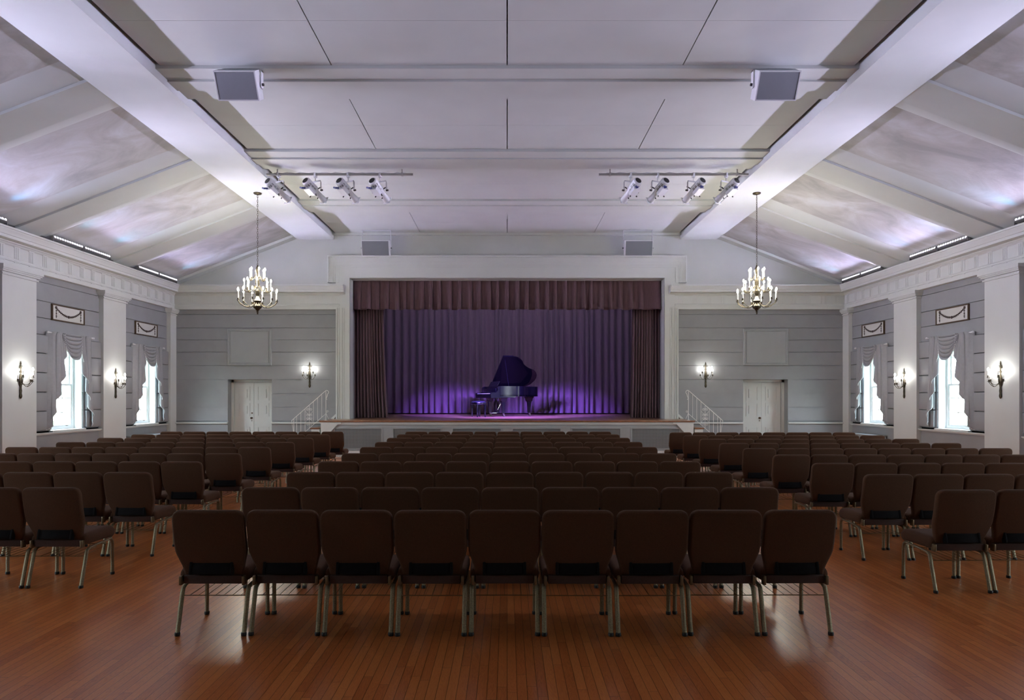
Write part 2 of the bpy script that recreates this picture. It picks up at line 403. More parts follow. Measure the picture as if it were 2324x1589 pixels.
# pilasters
for sg, nm, xw, xp in ((-1, 'left', XL, XPL), (1, 'right', XR, XPR)):
    for i, (a, b) in enumerate(PIL):
        k += 1
        m = MB().box(xp, a, 0, xw + sg * .02, b, 4.27)
        bb = b if i == 0 else None
        for e, z0, z1 in ((.03, 4.07, 4.10), (.05, 4.13, 4.16), (.075, 4.16, 4.19), (.095, 4.19, 4.262)):
            m.box(xp - sg * e, a - e, z0, xw, (b if i == 0 else b + e), z1)
        m.box(xp - sg * .02, a - .02, 0, xw, (b if i == 0 else b + .02), .16)
        struct(m.build('trim_%d' % k, 'white', smooth=False), 'white pilaster on the %s wall, %s from the stage' % (nm, ORD[i + 1]))
    # chair rail and skirting on the side walls
    k += 1
    m = MB()
    for a, b in cut((YF, YB), PIL):
        m.rbox(xw - sg * .075, a, .872, xw + sg * .01, b, .898, .006); m.box(xw - sg * .045, a, .85, xw + sg * .01, b, .873)
        m.box(xw - sg * .02, a, 0, xw + sg * .01, b, .15)
    struct(m.build('trim_%d' % k, 'white'), 'white sill rail and skirting on the %s wall' % nm)
k += 1
m = MB()
for a, b in cut((XL + .1, XR - .1), [(-5.07, 5.07)] + [(p - .0, q + .0) for p, q in DRX]):
    m.rbox(a, YB - .055, .868, b, YB + .01, .915, .01); m.box(a, YB - .02, 0, b, YB + .01, .15)
struct(m.build('trim_%d' % k, 'white'), 'white rail and skirting on the stage end wall')

# proscenium frame
k += 1
YP = YB
m = MB()
fl = HS
def plate(hx, zt, d, legs, lx=None):
    lx = lx or hx
    m.box(-hx, YP - d, OPZ, hx, YP, zt)
    for s in (-1, 1):
        m.box(s * OPX, YP - d, 5.05, s * hx, YP, OPZ + .001)
        if legs: m.box(s * OPX, YP - d, HS, s * lx, YP, 5.051)
plate(5.07, 5.42, .11, True)
plate(4.93, 5.375, .122, True)
plate(4.78, 5.27, .132, True)
for hx, hi, zt, zi, d in ((5.30, 5.14, 5.845, 5.66, .15), (5.14, 5.07, 5.66, 5.57, .135), (5.07, 4.98, 5.57, 5.50, .12), (4.98, 4.86, 5.50, 5.42, .105), (5.305, 5.27, 5.85, 5.80, .175)):
    m.box(-hx, YP - d, zi, hx, YP, zt)
    for s in (-1, 1): m.box(s * hi, YP - d, 5.05, s * hx, YP, zi)
for s in (-1, 1):
    for q in (5.04, 4.985, 4.885, 4.835): m.box(s * q, YP - .14, HS, s * (q - .018), YP, 4.3)
x = -5.25
while x < 5.25: m.box(x, YP - .165, 5.775, x + .035, YP - .1, 5.80); x += .07
for s in (-1, 1):
    z = 5.08
    while z < 5.76: m.box(s * 5.245, YP - .165, z, s * 5.27, YP - .1, z + .035); z += .07
for s in (-1, 1): m.box(s * (OPX + .02), YP - .10, HS, s * (OPX - .008), YP + .28, OPZ - .027)
m.box(-OPX, YP - .10, OPZ - .012, OPX, YP + .19, OPZ + .02)
for s in (-1, 1): m.box(s * (OPX + .02), YP - .175, HS, s * (OPX - .012), YP + .24, HS + .16)
m.box(-OPX, YB + .2, OPZ - .025, OPX, YB + .24, OPZ)
struct(m.build('trim_%d' % k, 'white', smooth=False), 'white stepped proscenium frame with beaded outer edge')

# stage house
w = MB().box(-7.2, 27.0, 0, 7.2, 27.2, 8).box(-7.2, YB + .5, 0, -7.0, 27, 8).box(7.0, YB + .5, 0, 7.2, 27, 8).box(-7.2, YB + .5, 7.6, 7.2, 27.2, 7.8)
struct(w.build('wall_stage', 'roofd', smooth=False), 'dark enclosing walls of the stage')

# doors and framed wall panels on the stage end wall
for n, (a, b) in enumerate(DRX):
    s = -1 if n == 0 else 1
    cx = (a + b) / 2; yd = YB + .33
    m = MB().box(a, yd - .06, 0, a + .075, yd + .05, 2.185).box(b - .075, yd - .06, 0, b, yd + .05, 2.185).box(a, yd - .06, 2.11, b, yd + .05, 2.185)
    root = struct(m.build('door_%d' % (n + 1), 'white', smooth=False), 'white panelled double door on the %s of the stage' % ('left' if n == 0 else 'right'))
    for e in (-1, 1):
        l = MB(); x0, x1 = sorted((cx + e * .004, cx + e * .575))
        l.box(x0, yd, .01, x1, yd + .045, 2.105)
        xm = (x0 + x1) / 2
        for z0, hgt in ((1.56, .42), (1.08, .40), (.40, .36), (.06, .28)):
            for (h, w2, d) in ((hgt / 2, .17, .012),):
                l.box(xm - w2, yd - d, z0, xm + w2, yd, z0 + .014).box(xm - w2, yd - d, z0 + hgt - .014, xm + w2, yd, z0 + hgt)
                l.box(xm - w2, yd - d, z0 + .014, xm - w2 + .014, yd, z0 + hgt - .014).box(xm + w2 - .014, yd - d, z0 + .014, xm + w2, yd, z0 + hgt - .014)
            l.box(xm - .09, yd - .02, z0 + .08, xm + .09, yd, z0 + hgt - .08)
        lf = l.build('door_leaf', 'white', root, smooth=False)
        if e == -1:
            kb = MB().lathe([(0, 0), (.032, 0), (.032, .006), (.012, .01), (.012, .04), (.028, .05), (.030, .065), (.015, .078), (0, .08)], 12, Matrix.Translation((cx - .06, yd, 1.03)) @ Matrix.Rotation(R(90), 4, 'X'))
            kb.build('door_knob', 'gilt', lf)
            if n == 0:
                MB().lathe([(0, 0), (.022, 0), (.022, .012), (0, .014)], 12, Matrix.Translation((cx - .055, yd, 1.18)) @ Matrix.Rotation(R(90), 4, 'X')).build('door_lock', 'gilt', lf)
            MB().box(cx - .068, yd - .006, .93, cx - .052, yd, .965).build('keyhole_plate', 'gilt', lf)
    pz0, pz1 = 2.60, 3.69
    root = thing('wall_panel', 'square grey framed wall panel above the %s double door' % ('left' if n == 0 else 'right'), 'panel', (cx, YB, pz0), 0, 'framed panels beside the stage')
    hw = (b - a) / 2; H = pz1 - pz0
    MB().box(-hw + .09, -.03, .09, hw - .09, .01, H - .09).box(-hw + .05, -.01, .05, hw - .05, .01, H - .05).build('panel_field', 'panelgrey', root, smooth=False)
    m = MB(); rg = []
    for o, d in ((0, -.01), (0, .03), (.012, .045), (.03, .045), (.036, .03), (.05, .035), (.075, .02), (.08, -.01)):
        rg.append([(-hw + o, -d, o), (hw - o, -d, o), (hw - o, -d, H - o), (-hw + o, -d, H - o)])
    m.loft(rg, cap=False)
    m.build('panel_frame', 'panelgrey', root, smooth=False)

# ------------------------------------------------------------------ windows
def rect_frame(m, y0, y1, z0, z1, w_, x0, x1):
    m.box(x0, y0, z0, x1, y1, z0 + w_).box(x0, y0, z1 - w_, x1, y1, z1).box(x0, y0, z0 + w_, x1, y0 + w_, z1 - w_).box(x0, y1 - w_, z0 + w_, x1, y1, z1 - w_)
wi = 0
for sg, nm, xw in ((-1, 'left', XL), (1, 'right', XR)):
    for j, c in enumerate(WINC):
        wi += 1
        m = MB()
        xo = xw + sg * .02
        # lined reveal
        m.box(xo, c - WH, WZ0, xw + sg * .40, c - WH + .02, WZ1).box(xo, c + WH - .02, WZ0, xw + sg * .40, c + WH, WZ1)
        m.box(xo, c - WH, WZ1 - .02, xw + sg * .40, c + WH, WZ1)
        rect_frame(m, c - WH + .02, c + WH - .02, WZ0 + .01, WZ1 - .02, .06, xw + sg * .20, xw + sg * .34)
        root = struct(m.build('window_%d' % wi, 'window', smooth=False), '%s wall sash window, %s from the stage' % (nm, ORD[j + 1]))
        MB().rbox(xw - sg * .06, c - WH - .03, WZ0 - .03, xw + sg * .30, c + WH + .03, WZ0 + .005, .006).build('window_sill', 'window', root)
        zm = 1.95
        for (z0, z1, xs, nr) in ((WZ0 + .05, zm + .02, .215, 3), (zm - .02, WZ1 - .06, .265, 3)):
            x0, x1 = xw + sg * xs, xw + sg * (xs + .04)
            y0, y1 = c - WH + .07, c + WH - .07
            m = MB(); rect_frame(m, y0, y1, z0, z1, .045, x0, x1)
            sash = m.build('sash', 'window', root, smooth=False)
            m = MB()
            for q in range(1, 3):
                yy = y0 + (y1 - y0) * q / 3; m.box(x0 + sg * .006, yy - .009, z0 + .04, x1, yy + .009, z1 - .04)
                zz = z0 + (z1 - z0) * q / 3; m.box(x0 + sg * .006, y0 + .04, zz - .009, x1, y1 - .04, zz + .009)
            m.build('glazing_bars', 'window', sash, smooth=False)
            xg = (x0 + x1) / 2
            MB().box(xg, y0 + .03, z0 + .03, xg + sg * .004, y1 - .03, z1 - .03).build('pane', 'glass', sash, smooth=False)
        if sg == -1 and j < 2:
            for yy in (-.3, .3): MB().rbox(xw - .20, c + yy - .035, WZ0 + .07, xw - .215, c + yy + .035, WZ0 + .085, .003).build('sash_lift', 'gilt', root)
        pl = add_light('AREA', 'window_portal', (xw + sg * .42, c, (WZ0 + WZ1) / 2), 1, (1, 1, 1), (xw - sg * 1, c, (WZ0 + WZ1) / 2), shape='RECTANGLE', size=1.1, size_y=2.05)
        pl.data.cycles.is_portal = True

# ------------------------------------------------------------------ window drapes (swag and two tails) and plaques
def make_drape():
    root = thing('window_drape', 'x', 'curtain')
    # local frame: x along the wall, y out into the room (negative y), z up; top at z=0 = pole
    W = .75; H = -2.13
    pole = MB().tube([(-W - .04, -.085, .0), (W + .04, -.085, .0)], .016, 8)
    for s in (-1, 1): pole.sphere((s * (W + .055), -.085, 0), .028, 10); pole.tube([(s * (W - .02), -.085, 0), (s * (W - .02), .0, 0)], .009, 6)
    pole.build('curtain_pole', 'metalw', root)
    for s in (-1, 1):
        NU, NV = 96, 28
        def pt(u, v):
            # u 0 inner .. 1 outer, v 0 top .. 1 bottom
            tri = math.sin(u * 2 * PI * 4.0)
            opening = .35 + .65 * v
            yy = .29 + (W - .29) * u + .06 * tri * opening * (1.15 - .5 * u)
            yy += .05 * v * (u - .3)
            dep = -.11 - .04 * math.cos(u * 2 * PI * 4.0) * opening - .02 * v + .02 * math.sin(9 * u + 2 * v)
            if v < .04: dep += -.02 * (1 - v / .04)
            if u > .93: dep *= 1 - (u - .93) / .07 * .95; yy = yy + .02 * (u - .93) / .07
            zb = -.48 + (H + .48 + .02) * (u ** .85)
            return (s * yy, dep, .02 + (zb - .02) * v)
        m = MB(); m.loft([[pt(i / NU, j / NV) for i in range(NU + 1)] for j in range(NV + 1)], cap=False, closed=False)
        tail = m.build('tail', 'drape', root, ang=80)
        sm = tail.modifiers.new('thick', 'SOLIDIFY'); sm.thickness = .006
        fr = MB()
        edge = [Vector(pt(i / 400, 1)) for i in range(401)]
        inn = [Vector(pt(0, j / 60)) for j in range(61)]
        line = list(reversed(inn)) [::-1] + edge[1:]
        line = [p for q, p in enumerate(inn)] + edge[1:]
        acc = 0; pts = [line[0]]
        for p, q in zip(line[:-1], line[1:]):
            acc += (q - p).length
            if acc > .009: pts.append(q); acc = 0
        fr.tube([(p.x, p.y - .004, p.z - .006) for p in pts], .0085, 6, taper=[(1 if i % 3 == 0 else .35) for i in range(len(pts))])
        fr.build('ball_fringe', 'fringe', tail)
    NU, NV = 40, 60
    def sw(u, v):
        t = 2 * u - 1
        nf = 6.0
        ph = v * nf * 2 * PI
        sag = (1 - abs(t) ** 3.0)
        zz = .01 - v * .16 - v * .40 * sag - .018 * math.sin(ph) * sag
        x = t * (.38 - .05 * v)
        dep = -.11 - .05 * sag * (.3 + .7 * v) - .026 * math.cos(ph) * (.35 + .65 * sag)
        return (x, dep, zz)
    m = MB(); m.loft([[sw(i / NU, j / NV) for i in range(NU + 1)] for j in range(NV + 1)], cap=False, closed=False)
    o = m.build('swag', 'drape', root, ang=80)
    sm = o.modifiers.new('thick', 'SOLIDIFY'); sm.thickness = .005
    fr = MB()
    fr.tube([(sw(i / 90, 1)[0], sw(i / 90, 1)[1], sw(i / 90, 1)[2] - .006) for i in range(91)], .0085, 6, taper=[(1 if i % 3 == 0 else .35) for i in range(91)])
    fr.build('ball_fringe', 'fringe', o)
    return root
def make_plaque():
    root = thing('wall_plaque', 'x', 'plaque')
    hw, hh = .57, .18
    MB().box(-hw + .02, -.022, -hh + .02, hw - .02, .01, hh - .02).build('plaque_field', 'plaque', root, smooth=False)
    m = MB(); w_ = .026
    m.box(-hw, -.04, -hh, hw, .01, -hh + w_).box(-hw, -.04, hh - w_, hw, .01, hh).box(-hw, -.04, -hh + w_, -hw + w_, .01, hh - w_).box(hw - w_, -.04, -hh + w_, hw, .01, hh - w_)
    m.build('plaque_frame', 'gilt', root, smooth=False)
    m = MB()
    def cat(t): return (t * .43, -.03, .10 - .155 * (1 - t * t))
    n = 34
    for i in range(n + 1):
        t = -1 + 2 * i / n; p = cat(t)
        m.sphere(p, .0125, 6)
        if i % 2 == 0: m.box(p[0] - .005, -.036, p[2] - .026, p[0] + .005, -.024, p[2] + .026)
    m.tube([cat(-1 + 2 * i / 24) for i in range(25)], .007, 6)
    for c in ((0, -.055), (-.43, .11), (.43, .11)):
        m.lathe([(0, 0), (.032, 0), (.03, .012), (.015, .018), (0, .02)], 10, Matrix.Translation((c[0], -.022, c[1])) @ Matrix.Rotation(R(90), 4, 'X'))
    for s in (-1, 1):
        for i in range(7):
            z = .075 - i * .031; m.sphere((s * .43, -.03, z), .016 if i % 2 else .011, 6, sz=1.0)
    m.build('garland', 'relief', root)
    return root
drape0 = make_drape(); plaque0 = make_plaque(); freeze(drape0); freeze(plaque0)
used = [False, False]
for sg, nm, xw in ((-1, 'left', XL), (1, 'right', XR)):
    for j in (0, 1):
        c = WINC[j]; rz = R(90) if sg == -1 else R(-90)
        where = 'nearest the stage' if j == 0 else 'nearer the camera'
        d = drape0 if not used[0] else copy_tree(drape0); used[0] = True
        d.location = (xw - sg * .012, c, 3.06); d.rotation_euler = (0, 0, rz)
        d['label'] = 'grey swag and tail drape on the %s wall window %s' % (nm, where); d['group'] = 'grey fringed window drapes'
        p = plaque0 if not used[1] else copy_tree(plaque0); used[1] = True
        p.location = (xw, c, 3.525); p.rotation_euler = (0, 0, rz)
        p['label'] = 'framed garland plaque above the %s wall window %s' % (nm, where); p['group'] = 'garland plaques above the windows'

# radiator covers under the windows nearest the stage
for sg, nm, xw, y0, y1 in ((-1, 'left', XL, 17.75, 19.1), (1, 'right', XR, 18.1, 19.4)):
    r_ = thing('radiator_cover', 'low grey radiator cover under the %s window nearest the stage' % nm, 'radiator cover', (xw - sg * .2, (y0 + y1) / 2, 0), 0, 'radiator covers under the windows')
    h = (y1 - y0) / 2
    MB().rbox(-.17, -h + .02, 0, .17, h - .02, .62, .006).build('cover_body', 'panelgrey', r_)
    MB().rbox(-.19, -h, .62, .19, h, .645, .006).build('cover_top', 'panelgrey', r_)

# ------------------------------------------------------------------ stage
st = thing('stage', 'raised wooden stage platform with white fascia in the centre of end wall', 'stage', (0, 19.6, 0))
def rel(m): return m
SL = (0, -19.6, 0)
def part(m, name, mt, parent=st, smooth=False): 
    o = m.build(name, mt, parent, smooth=smooth); o.location = SL; return o
part(MB().box(-5.17, YS, HS - .03, 5.17, YB + .1, HS).box(-OPX, YB, HS - .03, OPX, YB + .5, HS).box(-6.95, YB + .5, HS - .03, 6.95, 27, HS), 'stage_floor', 'stagefloor')
part(MB().rbox(-5.2, YS - .03, HS - .045, 5.2, YS + .02, HS + .001, .012, 3).box(-5.2, YS, HS - .04, -5.16, YB - .12, HS).box(5.16, YS, HS - .04, 5.2, YB - .12, HS), 'nosing', 'nosing', smooth=True)
part(MB().box(-5.15, YS + .02, .90, 5.15, YS + .06, HS - .045).box(-5.15, YS + .02, 0, 5.15, YS + .06, .17), 'fascia', 'white')
m = MB().box(-5.1, YS + .075, 0, 5.1, YS + .1, .96)
GR = [(-4.82, -3.46), (-3.19, -1.81), (-1.54, -.147), (.12, 1.51), (1.77, 3.17), (3.43, 4.82)]
part(MB().box(-5.1, YS + .12, 0, 5.1, YS + .14, .96), 'backing', 'dark')
m = MB(); 
for a, b in cut((-5.1, 5.1), GR): m.box(a, YS + .05, .17, b, YS + .12, .90)
for a, b in GR: m.box(a, YS + .05, .82, b, YS + .12, .90).box(a, YS + .05, .17, b, YS + .12, .20)
part(m, 'front_panel', 'panelgrey')
for a, b in GR:
    m = MB(); z0, z1 = .20, .82
    m.box(a, YS + .03, z0, b, YS + .07, z0 + .035).box(a, YS + .03, z1 - .035, b, YS + .07, z1).box(a, YS + .03, z0 + .035, a + .035, YS + .07, z1 - .035).box(b - .035, YS + .03, z0 + .035, b, YS + .07, z1 - .035)
    fr = part(m, 'vent_frame', 'panelgrey')
    m = MB(); x = a + .04
    while x < b - .04: m.box(x, YS + .055, z0 + .03, x + .014, YS + .06, z1 - .03); x += .033
    z = z0 + .045
    while z < z1 - .04: m.box(a + .03, YS + .055, z, b - .03, YS + .06, z + .014); z += .033
    m.build('vent_lattice', 'panelgrey', fr, smooth=False)

RZ, TR = HS / 5, .231
for s, nm in ((-1, 'left'), (1, 'right')):
    root = thing('stage_steps', 'white steps with stained treads at the %s end of the stage' % nm, 'steps', (s * 5.2, 19.5, 0), 0, 'stage steps')
    for e in (-.58, .52):      # stringers, near and far
        m = MB()
        poly = [(0, 0), (0, HS - .045)]
        for i in range(1, 5): poly += [(s * TR * (i - 1), HS - RZ * i - .04)] if i == 1 else []
        poly = [(0, 0), (0, HS - RZ - .04)]
        for i in range(1, 5):
            zz = HS - RZ * i - .04
            if i > 1: poly.append((s * TR * (i - 1), zz))
            poly.append((s * TR * i, zz))
        poly.append((s * TR * 4, 0))
        m.prism(poly, e, e + .05, 'Y').build('stringer', 'white', root, smooth=False)
    for i in range(1, 5):
        zz = HS - RZ * i
        MB().rbox(s * (TR * (i - 1) - .0), -.60, zz - .04, s * (TR * i + .03), .60, zz, .008).build('tread', 'nosing', root)
        MB().box(s * (TR * i), -.53, zz - RZ if i < 4 else 0, s * (TR * i - .02), .53, zz - .04).build('riser', 'white', root, smooth=False)
    k += 1
    X5 = s * 5.2
    struct(MB().prism([(X5 - s * .05, HS + .001), (X5 - s * .20, HS + .165), (X5 - s * .13, HS + .165), (X5 + s * .9, HS - .74), (X5 + s * .9, 0), (X5 + s * .02, 0), (X5 + s * .02, HS + .001)][0:3] + [(X5 + s * .03, HS + .02), (X5 + s * .03, HS + .001)], YB - .045, YB + .01, 'Y').build('trim_%d' % k, 'white', smooth=False), 'white raked skirting where the %s stage steps meet the wall' % nm)
    part(MB().prism([(X5 - s * .04, HS - .05), (X5 - s * .60, HS - .05), (X5 - s * .60, .93), (X5 - s * .50, .905), (X5 - s * .04, .40)], YS - .01, YS + .05, 'Y'), 'cheek_board', 'white')
    # railing
    rl = thing('stair_railing', 'white wrought iron scroll railing on the %s stage steps' % nm, 'railing', (s * 5.05, 19.02, 0), 0, 'stair railings')
    zt0, sl = 1.845, .877
    def top(x): return zt0 - sl * x
    xe = .895
    # handrail with a curl at each end
    pts = [(s * x, 0, top(x)) for x in (xe, xe * .5, 0)]
    curl = [(s * (-.075 * math.sin(a) - .0), 0, zt0 - .05 + .06 * math.cos(a) + 0) for a in [R(q) for q in (20, 50, 80, 110, 140)]]
    end = [(s * -.03, 0, zt0 - .17), (s * 0, 0, zt0 - .22), (s * -.03, 0, zt0 - .25)]
    MB().tube([(s * (xe + .06), 0, top(xe) - .08), (s * (xe + .065), 0, top(xe + .05) - .02)] + pts + curl + end, .011, 8).build('handrail', 'iron', rl)
    MB().tube([(s * x, 0, 1.20 - sl * x) for x in (0, .9)], .008, 6).build('bottom_rail', 'iron', rl)
    for i in range(9):
        x = .0 + i * .1165
        if i == 8: x = .895
        zb = 1.20 - sl * x
        if i in (0,): zb = HS
        if i == 8: zb = HS - 4 * RZ
        if i != 4: MB().tube([(s * x, 0, top(x)), (s * x, 0, zb)], .0085 if i in (0, 8) else .0065, 6).build('baluster', 'iron', rl)
    x = .466
    m = MB().tube([(s * x, 0, top(x)), (s * x, 0, 1.2 - sl * x)], .0065, 6)
    def spiral(cx, cz, r0, a0, a1, n=14, dirn=1):
        return [(cx + r0 * (1 - .75 * i / n) * math.cos(a0 + (a1 - a0) * i / n), 0, cz + r0 * (1 - .75 * i / n) * math.sin(a0 + (a1 - a0) * i / n)) for i in range(n + 1)]
    zc = (top(x) + 1.2 - sl * x) / 2
    for e in (-1, 1):
        for dz in (.20, .045, -.045, -.20):
            up = 1 if dz > 0 else -1
            a0 = PI if e > 0 else 0
            m.tube(spiral(s * x + e * .045, zc + dz, .042, a0, a0 - e * up * 1.6 * 2 * PI), .0045, 5)
        m.tube([(s * x, 0, zc + .02), (s * x + e * .10, 0, zc + .15)], .004, 5); m.tube([(s * x, 0, zc - .02), (s * x + e * .10, 0, zc - .15)], .004, 5)
    m.build('scroll_panel', 'iron', rl)
    m = MB().tube([(0, 0, HS + .21), (-s * .075, 0, HS + .03)], .005, 5).tube([(0, 0, HS + .21)] + spiral(-s * .04, HS + .25, .035, 0, -s * 2.6 * PI), .0045, 5)
    m.build('scroll_brace', 'iron', rl)
    MB().tube([(s*xe, 0, .62), (s * (xe + .06), 0, top(xe) - .08)], .005, 5).build('end_brace', 'iron', rl)
    MB().lathe([(.045, 0), (.045, .008), (.014, .012), (.012, .02)], 10, c=(0, 0, HS)).build('base_flange', 'iron', rl)

# ------------------------------------------------------------------ stage curtains
def pleated(x0, x1, z0, z1, y, folds, amp, seed, flare=0., shape=1., hem=.0, NV=14, jit=.35):
    rnd = random.Random(seed); xs = [0]
    for i in range(folds): xs.append(xs[-1] + 1 + rnd.uniform(-jit, jit))
    xs = [q / xs[-1] for q in xs]; K = 10
    amps = [amp * rnd.uniform(.6, 1.25) for _ in range(folds)]
    us, dy = [], []
    for i in range(folds):
        for k_ in range(K):
            t = k_ / K; us.append(xs[i] + (xs[i + 1] - xs[i]) * t)
            w_ = math.sin(2 * PI * t); w_ = math.copysign(abs(w_) ** shape, w_); dy.append(amps[i] * w_)
    us.append(1); dy.append(0)
    rows = []
    for j in range(NV + 1):
        v = j / NV
        rows.append([(x0 + (x1 - x0) * u + flare * v * v * (u if flare > 0 else (1 - u)), y + d * (.45 + .75 * v) + .01 * math.sin(17 * u + 3 * v),
                      z1 + (z0 - z1) * v + (hem * math.sin(u * 41 + seed) if j == NV else 0)) for u, d in zip(us, dy)])
    return MB().loft(rows, cap=False, closed=False)
def cloth(m, name, label, cat, group=None, th=.008):
    o = m.build(name, 'velvet', ang=70); tag(o, label, cat, group)
    s_ = o.modifiers.new('thick', 'SOLIDIFY'); s_.thickness = th
    return o
# valance with box pleats
rnd = random.Random(3); xs = [-OPX + .005]
while xs[-1] < OPX - .3: xs.append(xs[-1] + rnd.uniform(.22, .34))
xs[-1] = OPX - .005
row = []
for a, b in zip(xs[:-1], xs[1:]):
    w_ = b - a; d = rnd.uniform(.07, .11)
    row += [(a, .0), (a + w_ * .06, -.3 * d), (a + w_ * .35, -.1 * d), (a + w_ * .58, -.15 * d), (a + w_ * .66, -d), (a + w_ * .80, -1.25 * d), (a + w_ * .94, -1.1 * d), (a + w_ * .985, -.6 * d), (a + w_ * .995, .25 * d)]
row.append((xs[-1], 0))
rows = []
for j in range(13):
    v = j / 12
    rows.append([(x + .012 * v * math.sin(x * 9), 20.64 + y * (.45 + 1.0 * v * v) , 5.20 - .90 * v - (.012 * math.sin(x * 11) if j == 12 else 0)) for x, y in row])
val = cloth(MB().loft(rows, cap=False, closed=False), 'stage_valance', 'pleated mauve brown velvet valance across the top of the stage opening', 'curtain')
cloth(pleated(-4.74, -3.80, HS + .015, 5.0, 20.98, 11, .075, 5, flare=.13, shape=.8, NV=16), 'stage_curtain', 'mauve brown velvet curtain gathered at the left side of the stage', 'curtain', 'gathered stage side curtains')
cloth(pleated(3.84, 4.74, HS + .015, 5.0, 20.98, 11, .075, 9, flare=-.06, shape=.8, NV=16), 'stage_curtain', 'mauve brown velvet curtain gathered at the right side of the stage', 'curtain', 'gathered stage side curtains')
bc = cloth(pleated(-6.4, 6.4, HS + .04, 6.6, 25.9, 50, .085, 12, shape=.75, NV=8, jit=.45), 'backdrop_curtain', 'full width velvet backdrop curtain behind the grand piano, lit purple', 'curtain')
cloth(pleated(-5.3, -4.25, HS + .04, 6.4, 23.3, 12, .07, 15, shape=.8, NV=8), 'wing_curtain', 'dark wing curtain behind the left gathered stage curtain', 'curtain', 'wing curtains')
cloth(pleated(4.3, 5.3, HS + .04, 6.4, 23.3, 12, .07, 16, shape=.8, NV=8), 'wing_curtain', 'dark wing curtain behind the right gathered stage curtain', 'curtain', 'wing curtains')

# ------------------------------------------------------------------ grand piano
YAW = R(22)
near = Vector((-.13, 22.0, HS)); ca, sa = math.cos(YAW), math.sin(YAW)
loc_leg = Vector((.44 * 1.06, -.60, 0))
org = near - Vector((ca * loc_leg.x - sa * loc_leg.y, sa * loc_leg.x + ca * loc_leg.y, 0))
pn = thing('grand_piano', 'black grand piano with raised lid standing on the stage', 'piano', tuple(org), YAW)
pn.scale = (1.06, 1, 1)
def bez(p, n=8):
    out = []
    for a in range(len(p) - 1): 
        pass
    return out
def crom(pts, n=8):
    out = []
    P = [pts[0]] + pts + [pts[-1]]
    for i in range(1, len(P) - 2):
        for k_ in range(n):
            t = k_ / n
            out.append(tuple(.5 * (2 * P[i][d] + (P[i + 1][d] - P[i - 1][d]) * t + (2 * P[i - 1][d] - 5 * P[i][d] + 4 * P[i + 1][d] - P[i + 2][d]) * t * t + (3 * P[i][d] - P[i - 1][d] - 3 * P[i + 1][d] + P[i + 2][d]) * t ** 3) for d in (0, 1)))
    out.append(pts[-1]); return out
bent = crom([(.80, -.74), (1.0, -.71), (1.18, -.56), (1.32, -.36), (1.52, -.20), (1.75, -.08), (1.90, .10), (1.94, .34), (1.84, .60), (1.66, .72)], 6)
outline = [(.28, -.74)] + bent + [(.28, .74)]
def ring_wall(m, ol, z0, z1, th):
    n = len(ol); cx = sum(p[0] for p in ol) / n; cy = sum(p[1] for p in ol) / n
    inn = []
    for i, p in enumerate(ol):
        a = ol[(i - 1) % n]; b = ol[(i + 1) % n]; t = Vector((b[0] - a[0], b[1] - a[1])).normalized(); nn = Vector((-t.y, t.x))
        inn.append((p[0] + nn.x * th, p[1] + nn.y * th))
    m.loft([[(*p, z0) for p in ol], [(*p, z1) for p in ol], [(*p, z1) for p in inn], [(*p, z0) for p in inn], [(*p, z0) for p in ol]], cap=False)
m = MB(); ring_wall(m, outline, .67, 1.0, .04); m.prism(outline, .68, .72, 'Z')
case = m.build('case', 'piano', pn)
# arms (cheeks) beside the keyboard
for s in (-1, 1):
    poly = [(.30, .67), (.30, 1.0), (.255, .995), (.20, .95), (.22, .88), (.19, .82), (.14, .79), (.0, .785), (-.01, .77), (0, .62), (.34, .62), (.80, .64), (.80, .67)]
    m = MB().prism(poly, s * .74, s * .67, 'Y'); m.build('arm', 'piano', pn)
MB().box(0, -.68, .62, .32, .68, .70).build('key_bed', 'piano', pn)
MB().box(.0, -.68, .70, .012, .68, .755).build('key_slip', 'piano', pn)
kb = MB()
for i in range(52): y = -.61 + i * .02346; kb.box(.015, y, .70, .17, y + .0225, .765)
kb.build('white_keys', 'ivory', pn, smooth=False)
kb = MB()
for i in range(51):
    if i % 7 in (2, 6): continue
    y = -.61 + (i + 1) * .02346; kb.box(.07, y - .006, .765, .17, y + .006, .777)
kb.build('black_keys', 'piano', pn, smooth=False)
MB().rbox(.17, -.67, .78, .20, .67, .93, .008).build('fallboard', 'piano', pn)
MB().box(.27, -.70, .92, .70, .70, .94).build('action_cover', 'piano', pn)
MB().box(0, 0, 0, .24, .80, .012, Matrix.Translation((.30, -.40, .945)) @ Matrix.Rotation(R(-62), 4, 'Y')).build('music_desk', 'piano', pn)
m = MB().box(.5, -.60, .78, 1.0, .66, .79).prism([(.9, -.55), (1.25, -.35), (1.6, -.05), (1.85, .3), (1.6, .62), (.9, .66)], .86, .88, 'Z')
m.build('iron_plate', 'gilt', pn, smooth=False)
# lid: hinged on the bass side (v = +.74), opened 38 deg, front flap folded back on it
ang = R(40)
LM = Matrix.Translation((0, .745, 1.005)) @ Matrix.Rotation(-ang, 4, 'X') @ Matrix.Translation((0, -.745, 0))
lid_ol = [(.72, -.76)] + crom([(.84, -.76), (1.02, -.73), (1.20, -.58), (1.34, -.38), (1.54, -.22), (1.77, -.10), (1.92, .09), (1.96, .34), (1.86, .61), (1.68, .745)], 6) + [(.72, .745)]
lid_ol = [(.52, -.76)] + lid_ol[1:-1] + [(.52, .745)]
MB().prism(lid_ol, .0, .02, 'Z', LM).build('lid', 'piano', pn)
MB().prism([(.52, -.76), (.86, -.76), (.86, .74), (.52, .74)], .023, .043, 'Z', LM).build('lid_flap', 'piano', pn)
tip = LM @ Vector((.62, -.60, 0))
MB().tube([(.62, -.62, .98), tuple(tip)], .010, 8).build('lid_prop', 'piano', pn)
